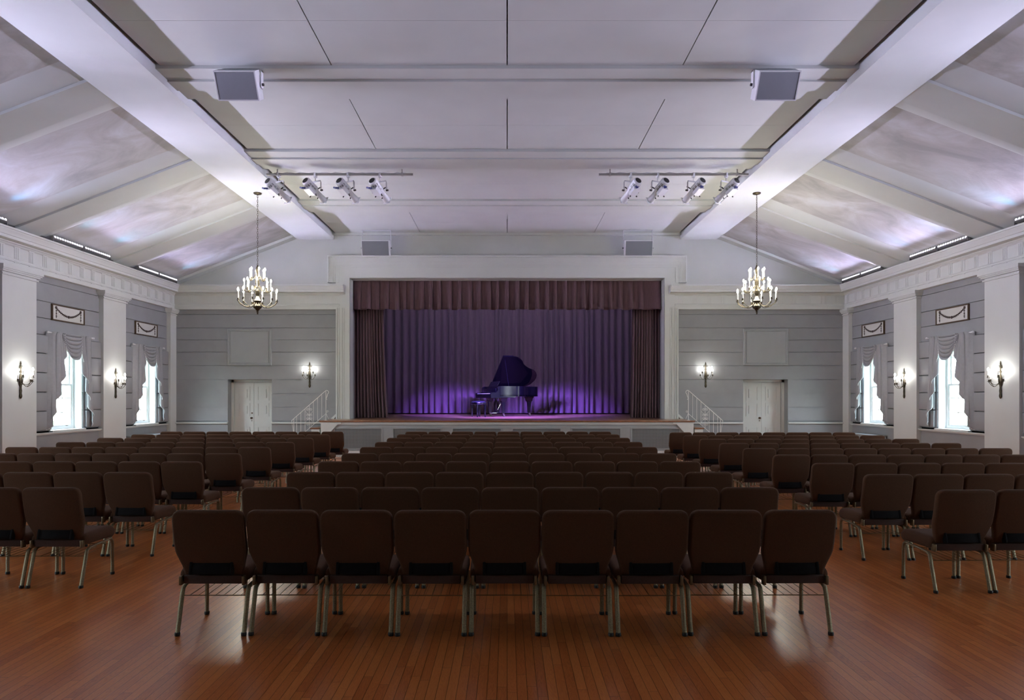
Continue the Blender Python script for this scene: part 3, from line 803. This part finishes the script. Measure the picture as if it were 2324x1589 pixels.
for (x, y) in ((.44, -.60), (.44, .60), (1.64, .22)):
    g = MB().loft([[(x + sx * w_, y + sy * w_, z) for sx, sy in ((-1, -1), (1, -1), (1, 1), (-1, 1))] for w_, z in ((.035, .12), (.05, .42), (.062, .50), (.085, .52), (.095, .60), (.12, .64), (.12, .68))])
    lg = g.build('leg', 'piano', pn)
    cs = MB().lathe([(0, -.012), (.034, -.012), (.037, 0), (.034, .012), (0, .012)], 14, Matrix.Translation((x + .03, y, .038)) @ Matrix.Rotation(R(90), 4, 'X'))
    cs.box(x - .02, y - .022, .08, x + .03, y + .022, .125).box(x, y - .024, .03, x + .045, y - .014, .10).box(x, y + .014, .03, x + .045, y + .024, .10)
    cs.build('caster', 'brass', lg)
ly = MB().box(.40, -.13, .14, .46, .13, .19).box(.40, -.12, .60, .46, .12, .68)
for s in (-1, 1): ly.tube([(.43, s * .09, .19), (.43, s * .12, .35), (.43, s * .06, .5), (.43, s * .09, .62)], .016, 8)
lyo = ly.build('lyre', 'piano', pn)
for q in (-.07, 0, .07): MB().box(.24, q - .016, .12, .42, q + .016, .132).build('pedal', 'chrome', lyo)
MB().tube([(.45, .0, .17), (.72, .08, .66)], .008, 6).build('lyre_brace', 'chrome', lyo)

# bench
bn = thing('piano_bench', 'round cornered black piano bench with padded top by keyboard', 'bench', (-.93, 22.15, HS), YAW)
MB().rbox(-.17, -.30, .40, .17, .30, .48, .02).build('seat_box', 'piano', bn)
m = MB()
rows = []
NX = 14
for i in range(NX + 1):
    r_ = []
    for j in range(NX + 1):
        x = -1 + 2 * i / NX; y = -1 + 2 * j / NX
        h = .05 * (1 - x ** 6) * (1 - y ** 6) - .012 * (math.cos(x * 2 * PI) * math.cos(y * 2 * PI) > .6)
        r_.append((x * .175, y * .305, .48 + h))
    rows.append(r_)
m.loft(rows, cap=False, closed=False).build('cushion', 'leather', bn)
for sx in (-1, 1):
    for sy in (-1, 1):
        g = MB().loft([[(sx * .13 + a * w_, sy * .26 + b_ * w_, z) for a, b_ in ((-1, -1), (1, -1), (1, 1), (-1, 1))] for w_, z in ((.018, .03), (.028, .3), (.034, .40))])
        g.sphere((sx * .13, sy * .26, .018), .018, 8); g.build('leg', 'piano', bn)
    MB().lathe([(0, 0), (.03, 0), (.034, .012), (.02, .024), (0, .026)], 12, Matrix.Translation((0, sx * .30, .44)) @ Matrix.Rotation(R(90) * sx, 4, 'X')).build('adjusting_knob', 'brass', bn)

# ------------------------------------------------------------------ chairs
def rr_ring(w_, h, rad, fn, n=4):
    rad = min(rad, w_ * .98, h * .98); out = []
    for cx, cy, a0 in ((w_ - rad, h - rad, 0), (-w_ + rad, h - rad, 90), (-w_ + rad, -h + rad, 180), (w_ - rad, -h + rad, 270)):
        for i in range(n + 1):
            a = R(a0 + 90 * i / n); out.append(fn(cx + rad * math.cos(a), cy + rad * math.sin(a)))
    return out
def make_chair(detail):
    root = thing('stacking_chair', 'x', 'chair')
    # backrest
    rings = []; W0 = .2515
    zt, zb = .885, .405
    def ctr(z):   # y of the pad centre: reclines backwards
        t = (z - zb) / (zt - zb); return -.165 - .125 * t - .02 * math.sin(t * PI)
    zs = [zb, zb + .01, .44, .48, .52, .56, .59, .62, .66, .72, .78, .82, .838, .852, .864, .873, .879, .883, .885]
    for z in zs:
        if z < .60: t = max(0, min(1, (z - .44) / .17)); w_ = .212 + (W0 - .212) * (3 * t * t - 2 * t ** 3)
        else: w_ = W0
        Rc = .062
        if z > zt - Rc: w_ = W0 - Rc + math.sqrt(max(0, Rc ** 2 - (z - zt + Rc) ** 2)) - .001
        th = .029
        re = .024
        if z > zt - re: th = .029 - re + math.sqrt(max(0, re * re - (z - zt + re) ** 2)) + .002
        if z < zb + .008: th = .022
        yc = ctr(z)
        rings.append(rr_ring(w_, th, .022, lambda a, b, yc=yc, z=z: (a, yc + b + .012 * (a / .25) ** 2, z)))
    MB().loft(rings).build('backrest', 'fabric', root, ang=60)
    # seat
    rings = []
    for y, zc, h, w_ in ((-.185, .405, .035, .225), (-.180, .408, .047, .238), (-.15, .410, .052, .244), (0, .412, .055, .248), (.12, .412, .056, .249), (.19, .408, .057, .249), (.235, .402, .054, .247), (.258, .397, .044, .24), (.268, .394, .028, .228)):
        rings.append(rr_ring(w_, h, .04, lambda a, b, y=y, zc=zc: (a, y, zc + b + (.006 * (1 - (a / .25) ** 2) if b > 0 else 0))))
    MB().loft(rings).build('seat', 'fabric', root, ang=60)
    MB().rbox(-.205, -.205, .352, .205, -.165, .412, .008).build('rear_panel', 'pan', root)
    # book pocket
    M_ = Matrix.Translation((0, -.215, .465)) @ Matrix.Rotation(R(-14), 4, 'X')
    pk = MB().rbox(-.135, -.022, -.042, .135, .022, .036, .006, 2, M_).rbox(-.152, -.026, -.045, -.132, .02, .042, .005, 2, M_).rbox(.132, -.026, -.045, .152, .02, .042, .005, 2, M_)
    pk.build('book_pocket', 'pocket', root)
    for s in (-1, 1):
        x = s * .232
        fl_ = MB().tube([(x, .232, 0.012), (x, .232, .15), (x, .232, .28), (x, .226, .315), (x, .21, .335), (x, .185, .342)], .0155, 10, ry=.0125)
        l1 = fl_.build('leg', 'bronze', root)
        MB().tube([(x, .19, .342), (x, 0, .336), (x, -.12, .325), (x, -.135, .322)], .0135, 8, ry=.0115).build('side_rail', 'bronze', root)
        l2 = MB().tube([(x, -.125, .324), (x, -.15, .312), (x, -.163, .285), (x, -.195, .17), (x, -.238, 0.012)], .0165, 10, ry=.0125).build('leg', 'bronze', root)
        if detail:
            for l, y in ((l1, .232), (l2, -.24)):
                MB().lathe([(0, 0), (.017, 0), (.0195, .006), (.0195, .02), (.017, .024)], 10, c=(x, y, 0)).build('foot_cap', 'rubber', l)
        MB().rbox(x - .012 - s * .012, -.222, .345, x + .008 - s * .012, -.17, .41, .006).build('hinge_bracket', 'wire', root)
    rk = MB().tube([(-.225, -.17, .262), (.225, -.17, .262)], .0035, 6).tube([(-.225, .17, .30), (.225, .17, .30)], .003, 6)
    for i in range(7):
        xx = -.18 + i * .06; rk.tube([(xx, -.17, .26), (xx, .16, .268), (xx, .172, .30)], .0022, 5)
    rk.build('book_rack', 'wire', root)
    return root
ch_near = make_chair(True); ch_far = make_chair(False); freeze(ch_near); freeze(ch_far)
usedc = {True: False, False: False}
rj = random.Random(11)
def place_chair(x, yfoot, label, group, near):
    src = ch_near if near else ch_far
    o = src if not usedc[near] else copy_tree(src); usedc[near] = True
    o.location = (x, yfoot + .24 + rj.uniform(-.008, .008), 0); o.rotation_euler = (0, 0, R(rj.uniform(-.6, .6)))
    o['label'] = label; o['group'] = group; o['category'] = 'chair'
RW = ['nearest row', 'second row', 'third row', 'fourth row', 'fifth row', 'sixth row', 'seventh row', 'eighth row', 'ninth row', 'farthest row']
for k_ in range(10):
    for i in range(9):
        xx = (-2.07 + .5125 * i) if k_ == 0 else (-2.078 + .5195 * i + .025)
        lab = 'brown padded chair, centre block, %s, %s' % (RW[k_], 'in the middle' if i == 4 else ('at the %s aisle end' % ('left' if i == 0 else 'right') if i in (0, 8) else '%s from the left' % ORD[i + 1]))
        place_chair(xx, 4.764 + 1.19 * k_, lab, 'brown chairs in the centre block', k_ < 3)
for k_ in range(9):
    yf = 5.945 + 1.188 * k_
    for i in range(8):
        xx = -3.945 - .5195 * i
        if 1151 + xx / yf * F < -30 - 0.26 / yf * F: continue
        rw = RW[k_] if k_ < 8 else RW[9]
        place_chair(xx, yf, 'brown padded chair, left block, %s, %s' % (rw, 'beside the aisle' if i == 0 else '%s from the aisle' % ORD[i + 1]), 'brown chairs in the left block', k_ < 3)
    yf = 5.80 + 1.165 * k_
    for i in range(8):
        xx = 3.87 + .515 * i - .004 * k_
        if 1151 + xx / yf * F > 2354 + 0.26 / yf * F: continue
        rw = RW[k_] if k_ < 8 else RW[9]
        place_chair(xx, yf, 'brown padded chair, right block, %s, %s' % (rw, 'beside the aisle' if i == 0 else '%s from the aisle' % ORD[i + 1]), 'brown chairs in the right block', k_ < 3)

# ------------------------------------------------------------------ chandeliers and sconces
CUP = [(0, 0), (.012, 0), (.010, .008), (.034, .016), (.036, .020), (.014, .024), (.014, .034), (.019, .042), (.019, .055), (0, .056)]
def candle_arm(root, path, parent_name='arm', hc=.17, r=.0065, n=8):
    a = MB().tube(path, r, 6); e = path[-1]
    a.lathe(CUP, 10, c=(e[0], e[1], e[2]))
    ao = a.build(parent_name, 'brass', root)
    MB().lathe([(.013, .05), (.013, .05 + hc), (.006, .055 + hc)], 8, c=e).build('candle_sleeve', 'candle', ao)
    z = e[2] + .06 + hc
    MB().lathe([(.007, -.006), (.017, .008), (.022, .026), (.018, .046), (.007, .064), (0, .072)], 8, c=(e[0], e[1], z)).build('light_bulb', 'bulb', ao)
def make_chandelier():
    root = thing('chandelier', 'x', 'chandelier')   # origin at canopy / ceiling
    MB().lathe([(0, 0), (.09, 0), (.095, -.012), (.08, -.03), (.04, -.042), (.012, -.05), (0, -.055)], 20).build('canopy', 'brass', root)
    ch = MB(); z = -.055; i = 0
    while z > -1.70:
        M_ = Matrix.Translation((0, 0, z - .028)) @ Matrix.Rotation(R(90) * (i % 2) + .3, 4, 'Z')
        ch.tube([(.013 * math.cos(a), 0, .032 * math.sin(a)) for a in [2 * PI * q / 10 for q in range(10)]], .0042, 5, M=M_, closed=True)
        z -= .052; i += 1
    ch.build('chain', 'brass', root)
    T = 0
    B = -2.79   # bottom
    prof = [(0, B), (.02, B + .01), (.012, B + .04), (.03, B + .06), (.018, B + .08), (.04, B + .10), (.05, B + .12), (.09, B + .15), (.10, B + .19), (.075, B + .23), (.05, B + .25), (.065, B + .28), (.09, B + .31), (.05, B + .36),
            (.03, B + .42), (.055, B + .48), (.06, B + .54), (.03, B + .58), (.022, B + .64), (.05, B + .70), (.05, B + .75), (.025, B + .80), (.02, B + .92), (.045, B + 1.0), (.04, B + 1.06), (.015, B + 1.12), (.01, B + 1.14), (0, B + 1.145)]
    MB().lathe(prof, 16).build('body', 'brass', root)
    for n, rad, z0, dip, ze, hc, off in ((12, .43, B + .30, .13, B + .29, .17, .1), (8, .29, B + .66, .06, B + .53, .16, .3), (6, .17, B + .92, .04, B + .78, .16, .0)):
        for q in range(n):
            a = 2 * PI * q / n + off
            path = []
            for t in [i / 9 for i in range(10)]:
                r_ = .04 + (rad - .04) * t
                zz = z0 + (ze - z0) * t - dip * math.sin(PI * min(1, t * 1.0)) * (1 if t < .99 else 1)
                path.append((r_ * math.cos(a), r_ * math.sin(a), zz))
            path[-2] = (path[-2][0] * 1.03, path[-2][1] * 1.03, path[-2][2])
            candle_arm(root, path, hc=hc)
    return root
cd0 = make_chandelier(); freeze(cd0)
for i, sg in enumerate((-1, 1)):
    o = cd0 if i == 0 else copy_tree(cd0)
    o.location = (sg * 5.73 - .0, 15.67, ZB)
    if i: o.rotation_euler = (0, 0, .35)
    o['label'] = 'brass candle chandelier hanging from the %s long beam' % ('left' if i == 0 else 'right'); o['group'] = 'candle chandeliers'; o['category'] = 'chandelier'
    for zz, e in ((4.45, .4), (4.05, .6)):
        add_light('POINT', 'chandelier_light', (sg * 5.73, 15.67, zz), P_CHAND * e, (1, .95, .78), shadow_soft_size=.25)

def make_sconce():
    root = thing('wall_sconce', 'x', 'wall lamp')   # wall plane y=0, room at -y, origin at candle cup height
    bp = MB()
    bp.lathe([(0, -.36), (.012, -.355), (.03, -.33), (.035, -.30), (.024, -.25), (.03, -.2), (.022, -.14), (.028, -.08), (.045, -.03), (.04, .03), (.03, .10), (.012, .15), (.018, .20), (.012, .24), (.028, .27), (.012, .31), (.02, .35), (.006, .40), (0, .405)], 12, Matrix.Translation((0, -.022, 0)) @ Matrix.Diagonal((1, .55, 1, 1)))
    for s in (-1, 1):
        bp.tube([(0, -.02, .30), (s * .03, -.02, .315), (s * .05, -.02, .30), (s * .052, -.02, .25)], .005, 6)
        bp.tube([(0, -.02, .17), (s * .03, -.02, .19), (s * .035, -.02, .165)], .005, 6)
    bp.build('backplate', 'brass', root)
    for a, rad, ze in ((-80, .185, -.02), (-45, .20, .06), (0, .235, -.03), (45, .20, .06), (80, .185, -.02)):
        rr = R(a); dx, dy = math.sin(rr), -math.cos(rr)
        if abs(a) == 80: dy = -.32
        path = []
        for t in [i / 8 for i in range(9)]:
            r_ = .02 + (rad - .02) * t
            path.append((dx * r_, -.04 + dy * r_ * .9, -.05 + (ze + .05) * t - .075 * math.sin(PI * t)))
        candle_arm(root, path, hc=.09, r=.005)
    return root
sc0 = make_sconce(); freeze(sc0)
SCN = [((-5.87, YB, 2.30), 0, 'on the grey wall left of the stage'), ((5.90, YB, 2.30), 0, 'on the grey wall right of the stage')]
for sg, nm, xp in ((-1, 'left', XPL), (1, 'right', XPR)):
    SCN.append(((xp, 17.13, 1.99), 90 * -sg, 'on the far %s pilaster between two windows' % nm))
    SCN.append(((xp, 13.78, 1.99), 90 * -sg, 'on the near %s pilaster at the photo edge' % nm))
for i, (p, rz, wh) in enumerate(SCN):
    o = sc0 if i == 0 else copy_tree(sc0)
    o.location = p; o.rotation_euler = (0, 0, R(rz)); o['label'] = 'brass five candle sconce ' + wh; o['group'] = 'brass wall sconces'; o['category'] = 'wall lamp'
    d = Matrix.Rotation(R(rz), 3, 'Z') @ Vector((0, -.26, .24))
    add_light('POINT', 'sconce_light', tuple(Vector(p) + d), P_SCONCE, (1, .98, .90), shadow_soft_size=.07)

# ------------------------------------------------------------------ LED battens on the cornice
def make_led():
    root = thing('led_batten', 'x', 'light')   # local x = along the cornice, -y = towards the room, origin at cornice top
    T_ = Matrix.Translation((0, 0, .085)) @ Matrix.Rotation(R(-28), 4, 'X')
    hb = MB().rbox(-.50, -.035, -.04, .50, .045, .04, .012, 2, T_)
    hs = hb.build('housing', 'metalg', root)
    for s in (-1, 1):
        MB().box(s * .50, -.03, 0, s * .512, .03, .12).build('bracket', 'metalg', root, smooth=False)
    for i in range(12):
        x = -.455 + i * .0827
        MB().lathe([(0, 0), (.019, 0), (.021, .006), (.013, .014), (0, .017)], 10, T_ @ Matrix.Translation((x, -.034, 0)) @ Matrix.Rotation(R(90), 4, 'X')).build('led_lamp', 'ledlamp', root)
    return root
led0 = make_led(); freeze(led0); first = True
TINT = [((.02, .62, 1.0), (1, .45, .85)), ((.02, .75, 1.0), (.9, .5, 1)), ((.05, .5, 1.0), (1, .4, .8))]
for sg, nm, xw in ((-1, 'left', XL), (1, 'right', XR)):
    for j, cy in enumerate([18.78, 15.45, 12.05, 8.7, 5.35]):
        for e in (-1, 1):
            o = led0 if first else copy_tree(led0); first = False
            o.location = (xw - sg * .34, cy + e * .53, 4.955); o.rotation_euler = (0, 0, R(90) if sg == -1 else R(-90))
            o['label'] = 'LED batten on the %s cornice, %s bay from the stage, %s one' % (nm, ORD[j + 1], 'far' if e > 0 else 'near')
            o['group'] = 'LED battens on the cornices'; o['category'] = 'light'
        # light they throw
        lx = xw - sg * .42
        add_light('AREA', 'led_wash', (lx, cy, 5.06), P_LED, LED_COL, (lx - sg * 8, cy, 5.06 + 8 * math.tan(R(11))), shape='RECTANGLE', size=2.0, size_y=.06, spread=R(52))
        lx = xw - sg * .47
        add_light('AREA', 'led_graze', (lx, cy, 5.02), .8, (.62, .55, 1), (lx - sg, cy, 5.02 + math.tan(R(30))), shape='RECTANGLE', size=2.0, size_y=.04, spread=R(66))
        t = TINT[(j + (sg > 0)) % 3]
        for dy, cc, e in ((.6, t[0], 30), (-.1, t[1], 3.5), (-.75, t[0] if j % 2 else (.35, .3, 1), 16)):
            add_light('SPOT', 'led_tint', (lx, cy + dy, 5.01), e, cc, (lx - sg, cy + dy + .12, 5.01 + math.tan(R(29))), spot_size=R(48), spot_blend=1, shadow_soft_size=.03)

# ------------------------------------------------------------------ stage spotlights and pipes
YPI, ZPI = 14.52, 6.40
for s, nm, xa, xb in ((-1, 'left', -5.12, -2.0), (1, 'right', 1.95, 5.13)):
    r_ = thing('lighting_pipe', 'grey metal pipe carrying the %s bank of spotlights' % nm, 'pipe', ((xa + xb) / 2, YPI, ZPI), 0, 'lighting pipes')
    h = (xb - xa) / 2
    MB().tube([(-h, 0, 0), (h, 0, 0)], .026, 12).build('pipe', 'pipe', r_)
    for q in (-h * .85, h * .85):
        MB().box(q - .02, -.035, -.035, q + .02, .035, .035).box(q - .012, -.01, .0, q + .012, .01, .12).build('pipe_hanger', 'pipe', r_, smooth=False)
    pts = [(-h * .9 + i * h * 1.8 / 30, .0 + .018 * math.sin(i * 1.7), .032 + .012 * math.sin(i * 2.3)) for i in range(31)]
    MB().tube(pts, .007, 6).build('power_cable', 'metalw', r_)
def make_spot():
    # local: hanging point at origin (pipe centre), lamp tilts about the yoke pivot; barrel axis set per copy
    root = thing('stage_spotlight', 'x', 'stage light')
    cl = MB().box(-.02, -.035, -.06, .02, .035, .035).tube([(0, 0, -.05), (0, 0, -.15)], .010, 8).box(-.03, -.012, -.075, .03, .012, -.055)
    cl.build('pipe_clamp', 'metalw', root, smooth=False)
    y = MB()
    y.tube([(-.155, 0, -.36), (-.155, 0, -.19), (-.14, 0, -.155), (.14, 0, -.155), (.155, 0, -.19), (.155, 0, -.36)], .016, 6, ry=.006)
    yk = y.build('yoke', 'metalw', root)
    for s in (-1, 1): MB().tube([(s * .155, 0, -.36), (s * .20, 0, -.36)], .02, 8).build('yoke_knob', 'blackp', yk)
    return root
def spot_body(root, tiltM):
    B = MB()
    # barrel along -Y local (rear) to +Y (front)
    X90 = Matrix.Rotation(R(-90), 4, 'X')   # z -> +y
    B.lathe([(0, -.33), (.075, -.33), (.092, -.31), (.095, -.27), (.095, -.08), (.10, -.06), (.10, -.04), (.085, -.03)], 20, X90)
    B.box(-.075, -.22, -.145, .075, -.02, -.06)
    bo = B.build('lamp_housing', 'metalw', root)
    MB().lathe([(0, -.335), (.068, -.335), (.068, -.328), (0, -.327)], 18, X90).build('rear_cap', 'blackp', bo)
    v = MB()
    for a in (20, 50, 80, 110, 140, 160):
        Ma = Matrix.Rotation(R(a), 4, 'Y')
        for q in (-.27, -.20, -.13): v.box(.0945, q, -.015, .0975, q + .055, .015, Ma)
    v.build('cooling_vents', 'metalg', bo, smooth=False)
    L_ = MB().lathe([(.07, -.03), (.075, .0), (.068, .03), (.068, .18), (.075, .20), (.075, .28), (.07, .29)], 18, X90)
    L_.box(-.085, .285, -.085, .085, .30, .085)
    MB().box(0, 0, 0, .001, .001, .001)
    lo = L_.build('lens_barrel', 'metalw', root)
    for (x, z) in ((-.10, .06), (.10, .05), (-.04, -.11), (.07, -.10)):
        MB().tube([(x * .7, -.02, z * .7), (x * 1.55, -.02, z * 1.55)], .012, 6).build('shutter_handle', 'blackp', lo)
    MB().tube([(0, .12, -.06), (0, .12, -.095)], .012, 6).build('focus_knob', 'blackp', lo)
    MB().tube([(-.03, -.24, -.12), (-.05, -.30, -.17), (-.10, -.30, -.15)], .02, 7).build('power_plug', 'bluep', bo)
    return [bo, lo]
spots = [(-4.86, 0), (-4.08, 1), (-3.38, 2), (-2.70, 3), (2.62, 3), (3.20, 2), (3.96, 1), (4.66, 0)]
sp0 = make_spot(); base_kids = list(sp0.children)
bodies = spot_body(sp0, None)
freeze(sp0)
TG = [(-.2, 22.4, 1.5), (.3, 22.6, 1.2), (1.1, 23.2, 1.0), (1.5, 23.6, 1.0), (-1.4, 23.6, 1.0), (-1.0, 23.2, 1.0), (0, 22.6, 1.2), (.4, 22.4, 1.5)]
for i, (x, q) in enumerate(spots):
    o = sp0 if i == 0 else copy_tree(sp0)
    o.location = (x, YPI, ZPI)
    piv = Vector((x, YPI, ZPI - .36)); tg = Vector(TG[i]); d = (tg - piv).normalized()
    o.rotation_euler = (0, 0, 0)
    yaw = math.atan2(-d.x, d.y); pitch = math.asin(d.z)
    o.rotation_euler = (0, 0, yaw)
    for chh in o.children:
        if chh.name.startswith(('lamp_housing', 'lens_barrel')):
            chh.location = (0, 0, -.36); chh.rotation_euler = (pitch, 0, 0)
    bank = 'left' if x < 0 else 'right'
    n_ = i + 1 if i < 4 else i - 3
    o['label'] = 'white theatre spotlight on the %s pipe, %s' % (bank, {1: 'leftmost of four', 2: 'second from left', 3: 'third from left', 4: 'rightmost of four'}[n_])
    o['group'] = 'white theatre spotlights'; o['category'] = 'stage light'
    lp = piv + d * .33
    add_light('SPOT', 'stage_beam', tuple(lp), P_SPOT, (.24, .13, 1.0), tuple(tg), spot_size=R(21), spot_blend=.45, shadow_soft_size=.05)
# unseen purple fill, added to wash the upper backdrop curtain
for x in (-2.6, 0, 2.6):
    add_light('AREA', 'backdrop_fill', (x, 21.6, 5.6), 13, (.20, .08, 1), (x, 25.9, 2.4), shape='RECTANGLE', size=1.6, size_y=.3)

# ------------------------------------------------------------------ hanging loudspeakers
def make_speaker(w_, h, d, tilt, label, loc, drop, backd):
    root = thing('loudspeaker', label, 'loudspeaker', loc, 0, 'white ceiling loudspeakers')
    hw, hh = w_ / 2, h / 2
    T_ = Matrix.Translation((0, 0, -drop)) @ Matrix.Rotation(R(tilt), 4, 'X')
    m = MB()
    # trapezoid cabinet
    a = [(-hw, -d / 2, -hh), (hw, -d / 2, -hh), (hw, -d / 2, hh), (-hw, -d / 2, hh)]
    mid = [(-hw, d * .1, -hh), (hw, d * .1, -hh), (hw, d * .1, hh), (-hw, d * .1, hh)]
    b = [(-hw * .82, d / 2, -hh * .55), (hw * .82, d / 2, -hh * .55), (hw * .82, d / 2, hh * .75), (-hw * .82, d / 2, hh * .75)]
    m.loft([a, mid, b], M=T_)
    cab = m.build('cabinet', 'metalw', root, smooth=False)
    g = MB().box(-hw + .018, -d / 2 - .008, -hh + .018, hw - .018, -d / 2 + .002, hh - .018, T_)
    g.build('grille', 'grillew', cab, smooth=False)
    m = MB()
    m.box(-hw + .0, -d / 2 - .012, -hh, hw, -d / 2, -hh + .016, T_).box(-hw, -d / 2 - .012, hh - .016, hw, -d / 2, hh, T_).box(-hw, -d / 2 - .012, -hh + .016, -hw + .016, -d / 2, hh - .016, T_).box(hw - .016, -d / 2 - .012, -hh + .016, hw, -d / 2, hh - .016, T_)
    m.build('grille_frame', 'metalw', cab, smooth=False)
    m = MB().box(-hw - .02, -.05, -.012, hw + .02, .05, 0)
    for s in (-1, 1):
        m.box(s * (hw + .02), -.045, -drop - .05, s * (hw + .010), .045, 0)
    br = m.build('bracket', 'metalw', root, smooth=False)
    for s in (-1, 1): MB().tube([(s * (hw + .02), 0, -drop), (s * (hw + .045), 0, -drop)], .022, 8).build('pivot_knob', 'blackp', br)
    return root
make_speaker(.60, .40, .34, 30, 'white loudspeaker under the ceiling, front left above the chairs', (-3.93, 10.06, 6.47), .20, 0)
make_speaker(.60, .40, .34, 30, 'white loudspeaker under the ceiling, front right above the chairs', (3.93, 10.06, 6.47), .20, 0)
make_speaker(.80, .44, .34, 14, 'white loudspeaker against the gable above the left of stage', (-3.80, 19.85, 6.515), .52, 0)
make_speaker(.80, .44, .34, 14, 'white loudspeaker against the gable above the right of stage', (3.80, 19.85, 6.515), .52, 0)

# ------------------------------------------------------------------ trees outside
def make_tree(seed):
    root = thing('tree', 'x', 'tree'); rnd = random.Random(seed)
    MB().tube([(0, 0, -.6), (.05, 0, 1.2), (-.05, .1, 2.6)], .16, 8).build('trunk', 'bark', root)
    m = MB()
    for i in range(1500):
        a = rnd.uniform(0, 2 * PI); r_ = rnd.random() ** .4 * 1.9; z = 3.3 + rnd.uniform(-1.9, 1.9) 
        k_ = math.sqrt(max(.05, 1 - ((z - 3.3) / 2.1) ** 2)); c = Vector((r_ * k_ * math.cos(a), r_ * k_ * math.sin(a), z))
        u = Vector((rnd.gauss(0, 1), rnd.gauss(0, 1), rnd.gauss(0, 1))).normalized(); w2 = u.orthogonal().normalized()
        s = rnd.uniform(.06, .14)
        m.add([tuple(c - u * s), tuple(c + w2 * s * .5), tuple(c + u * s), tuple(c - w2 * s * .5)], [(0, 1, 2, 3)])
    o = m.build('foliage', 'leaf', root, smooth=False); o['kind'] = 'stuff'
    return root
tr0 = make_tree(2); freeze(tr0)
for i, (x, y) in enumerate(((-16.5, 20.5), (-19, 25.5), (-17, 29.5))):
    o = tr0 if i == 0 else copy_tree(tr0); o.location = (x, y, 0); o.rotation_euler = (0, 0, i * 1.3)
    o['label'] = 'leafy tree outside the left windows, %s' % ('nearest the hall' if i == 0 else ('farther back' if i == 1 else 'farthest from the camera'))
    o['group'] = 'trees outside the windows'; o['category'] = 'tree'
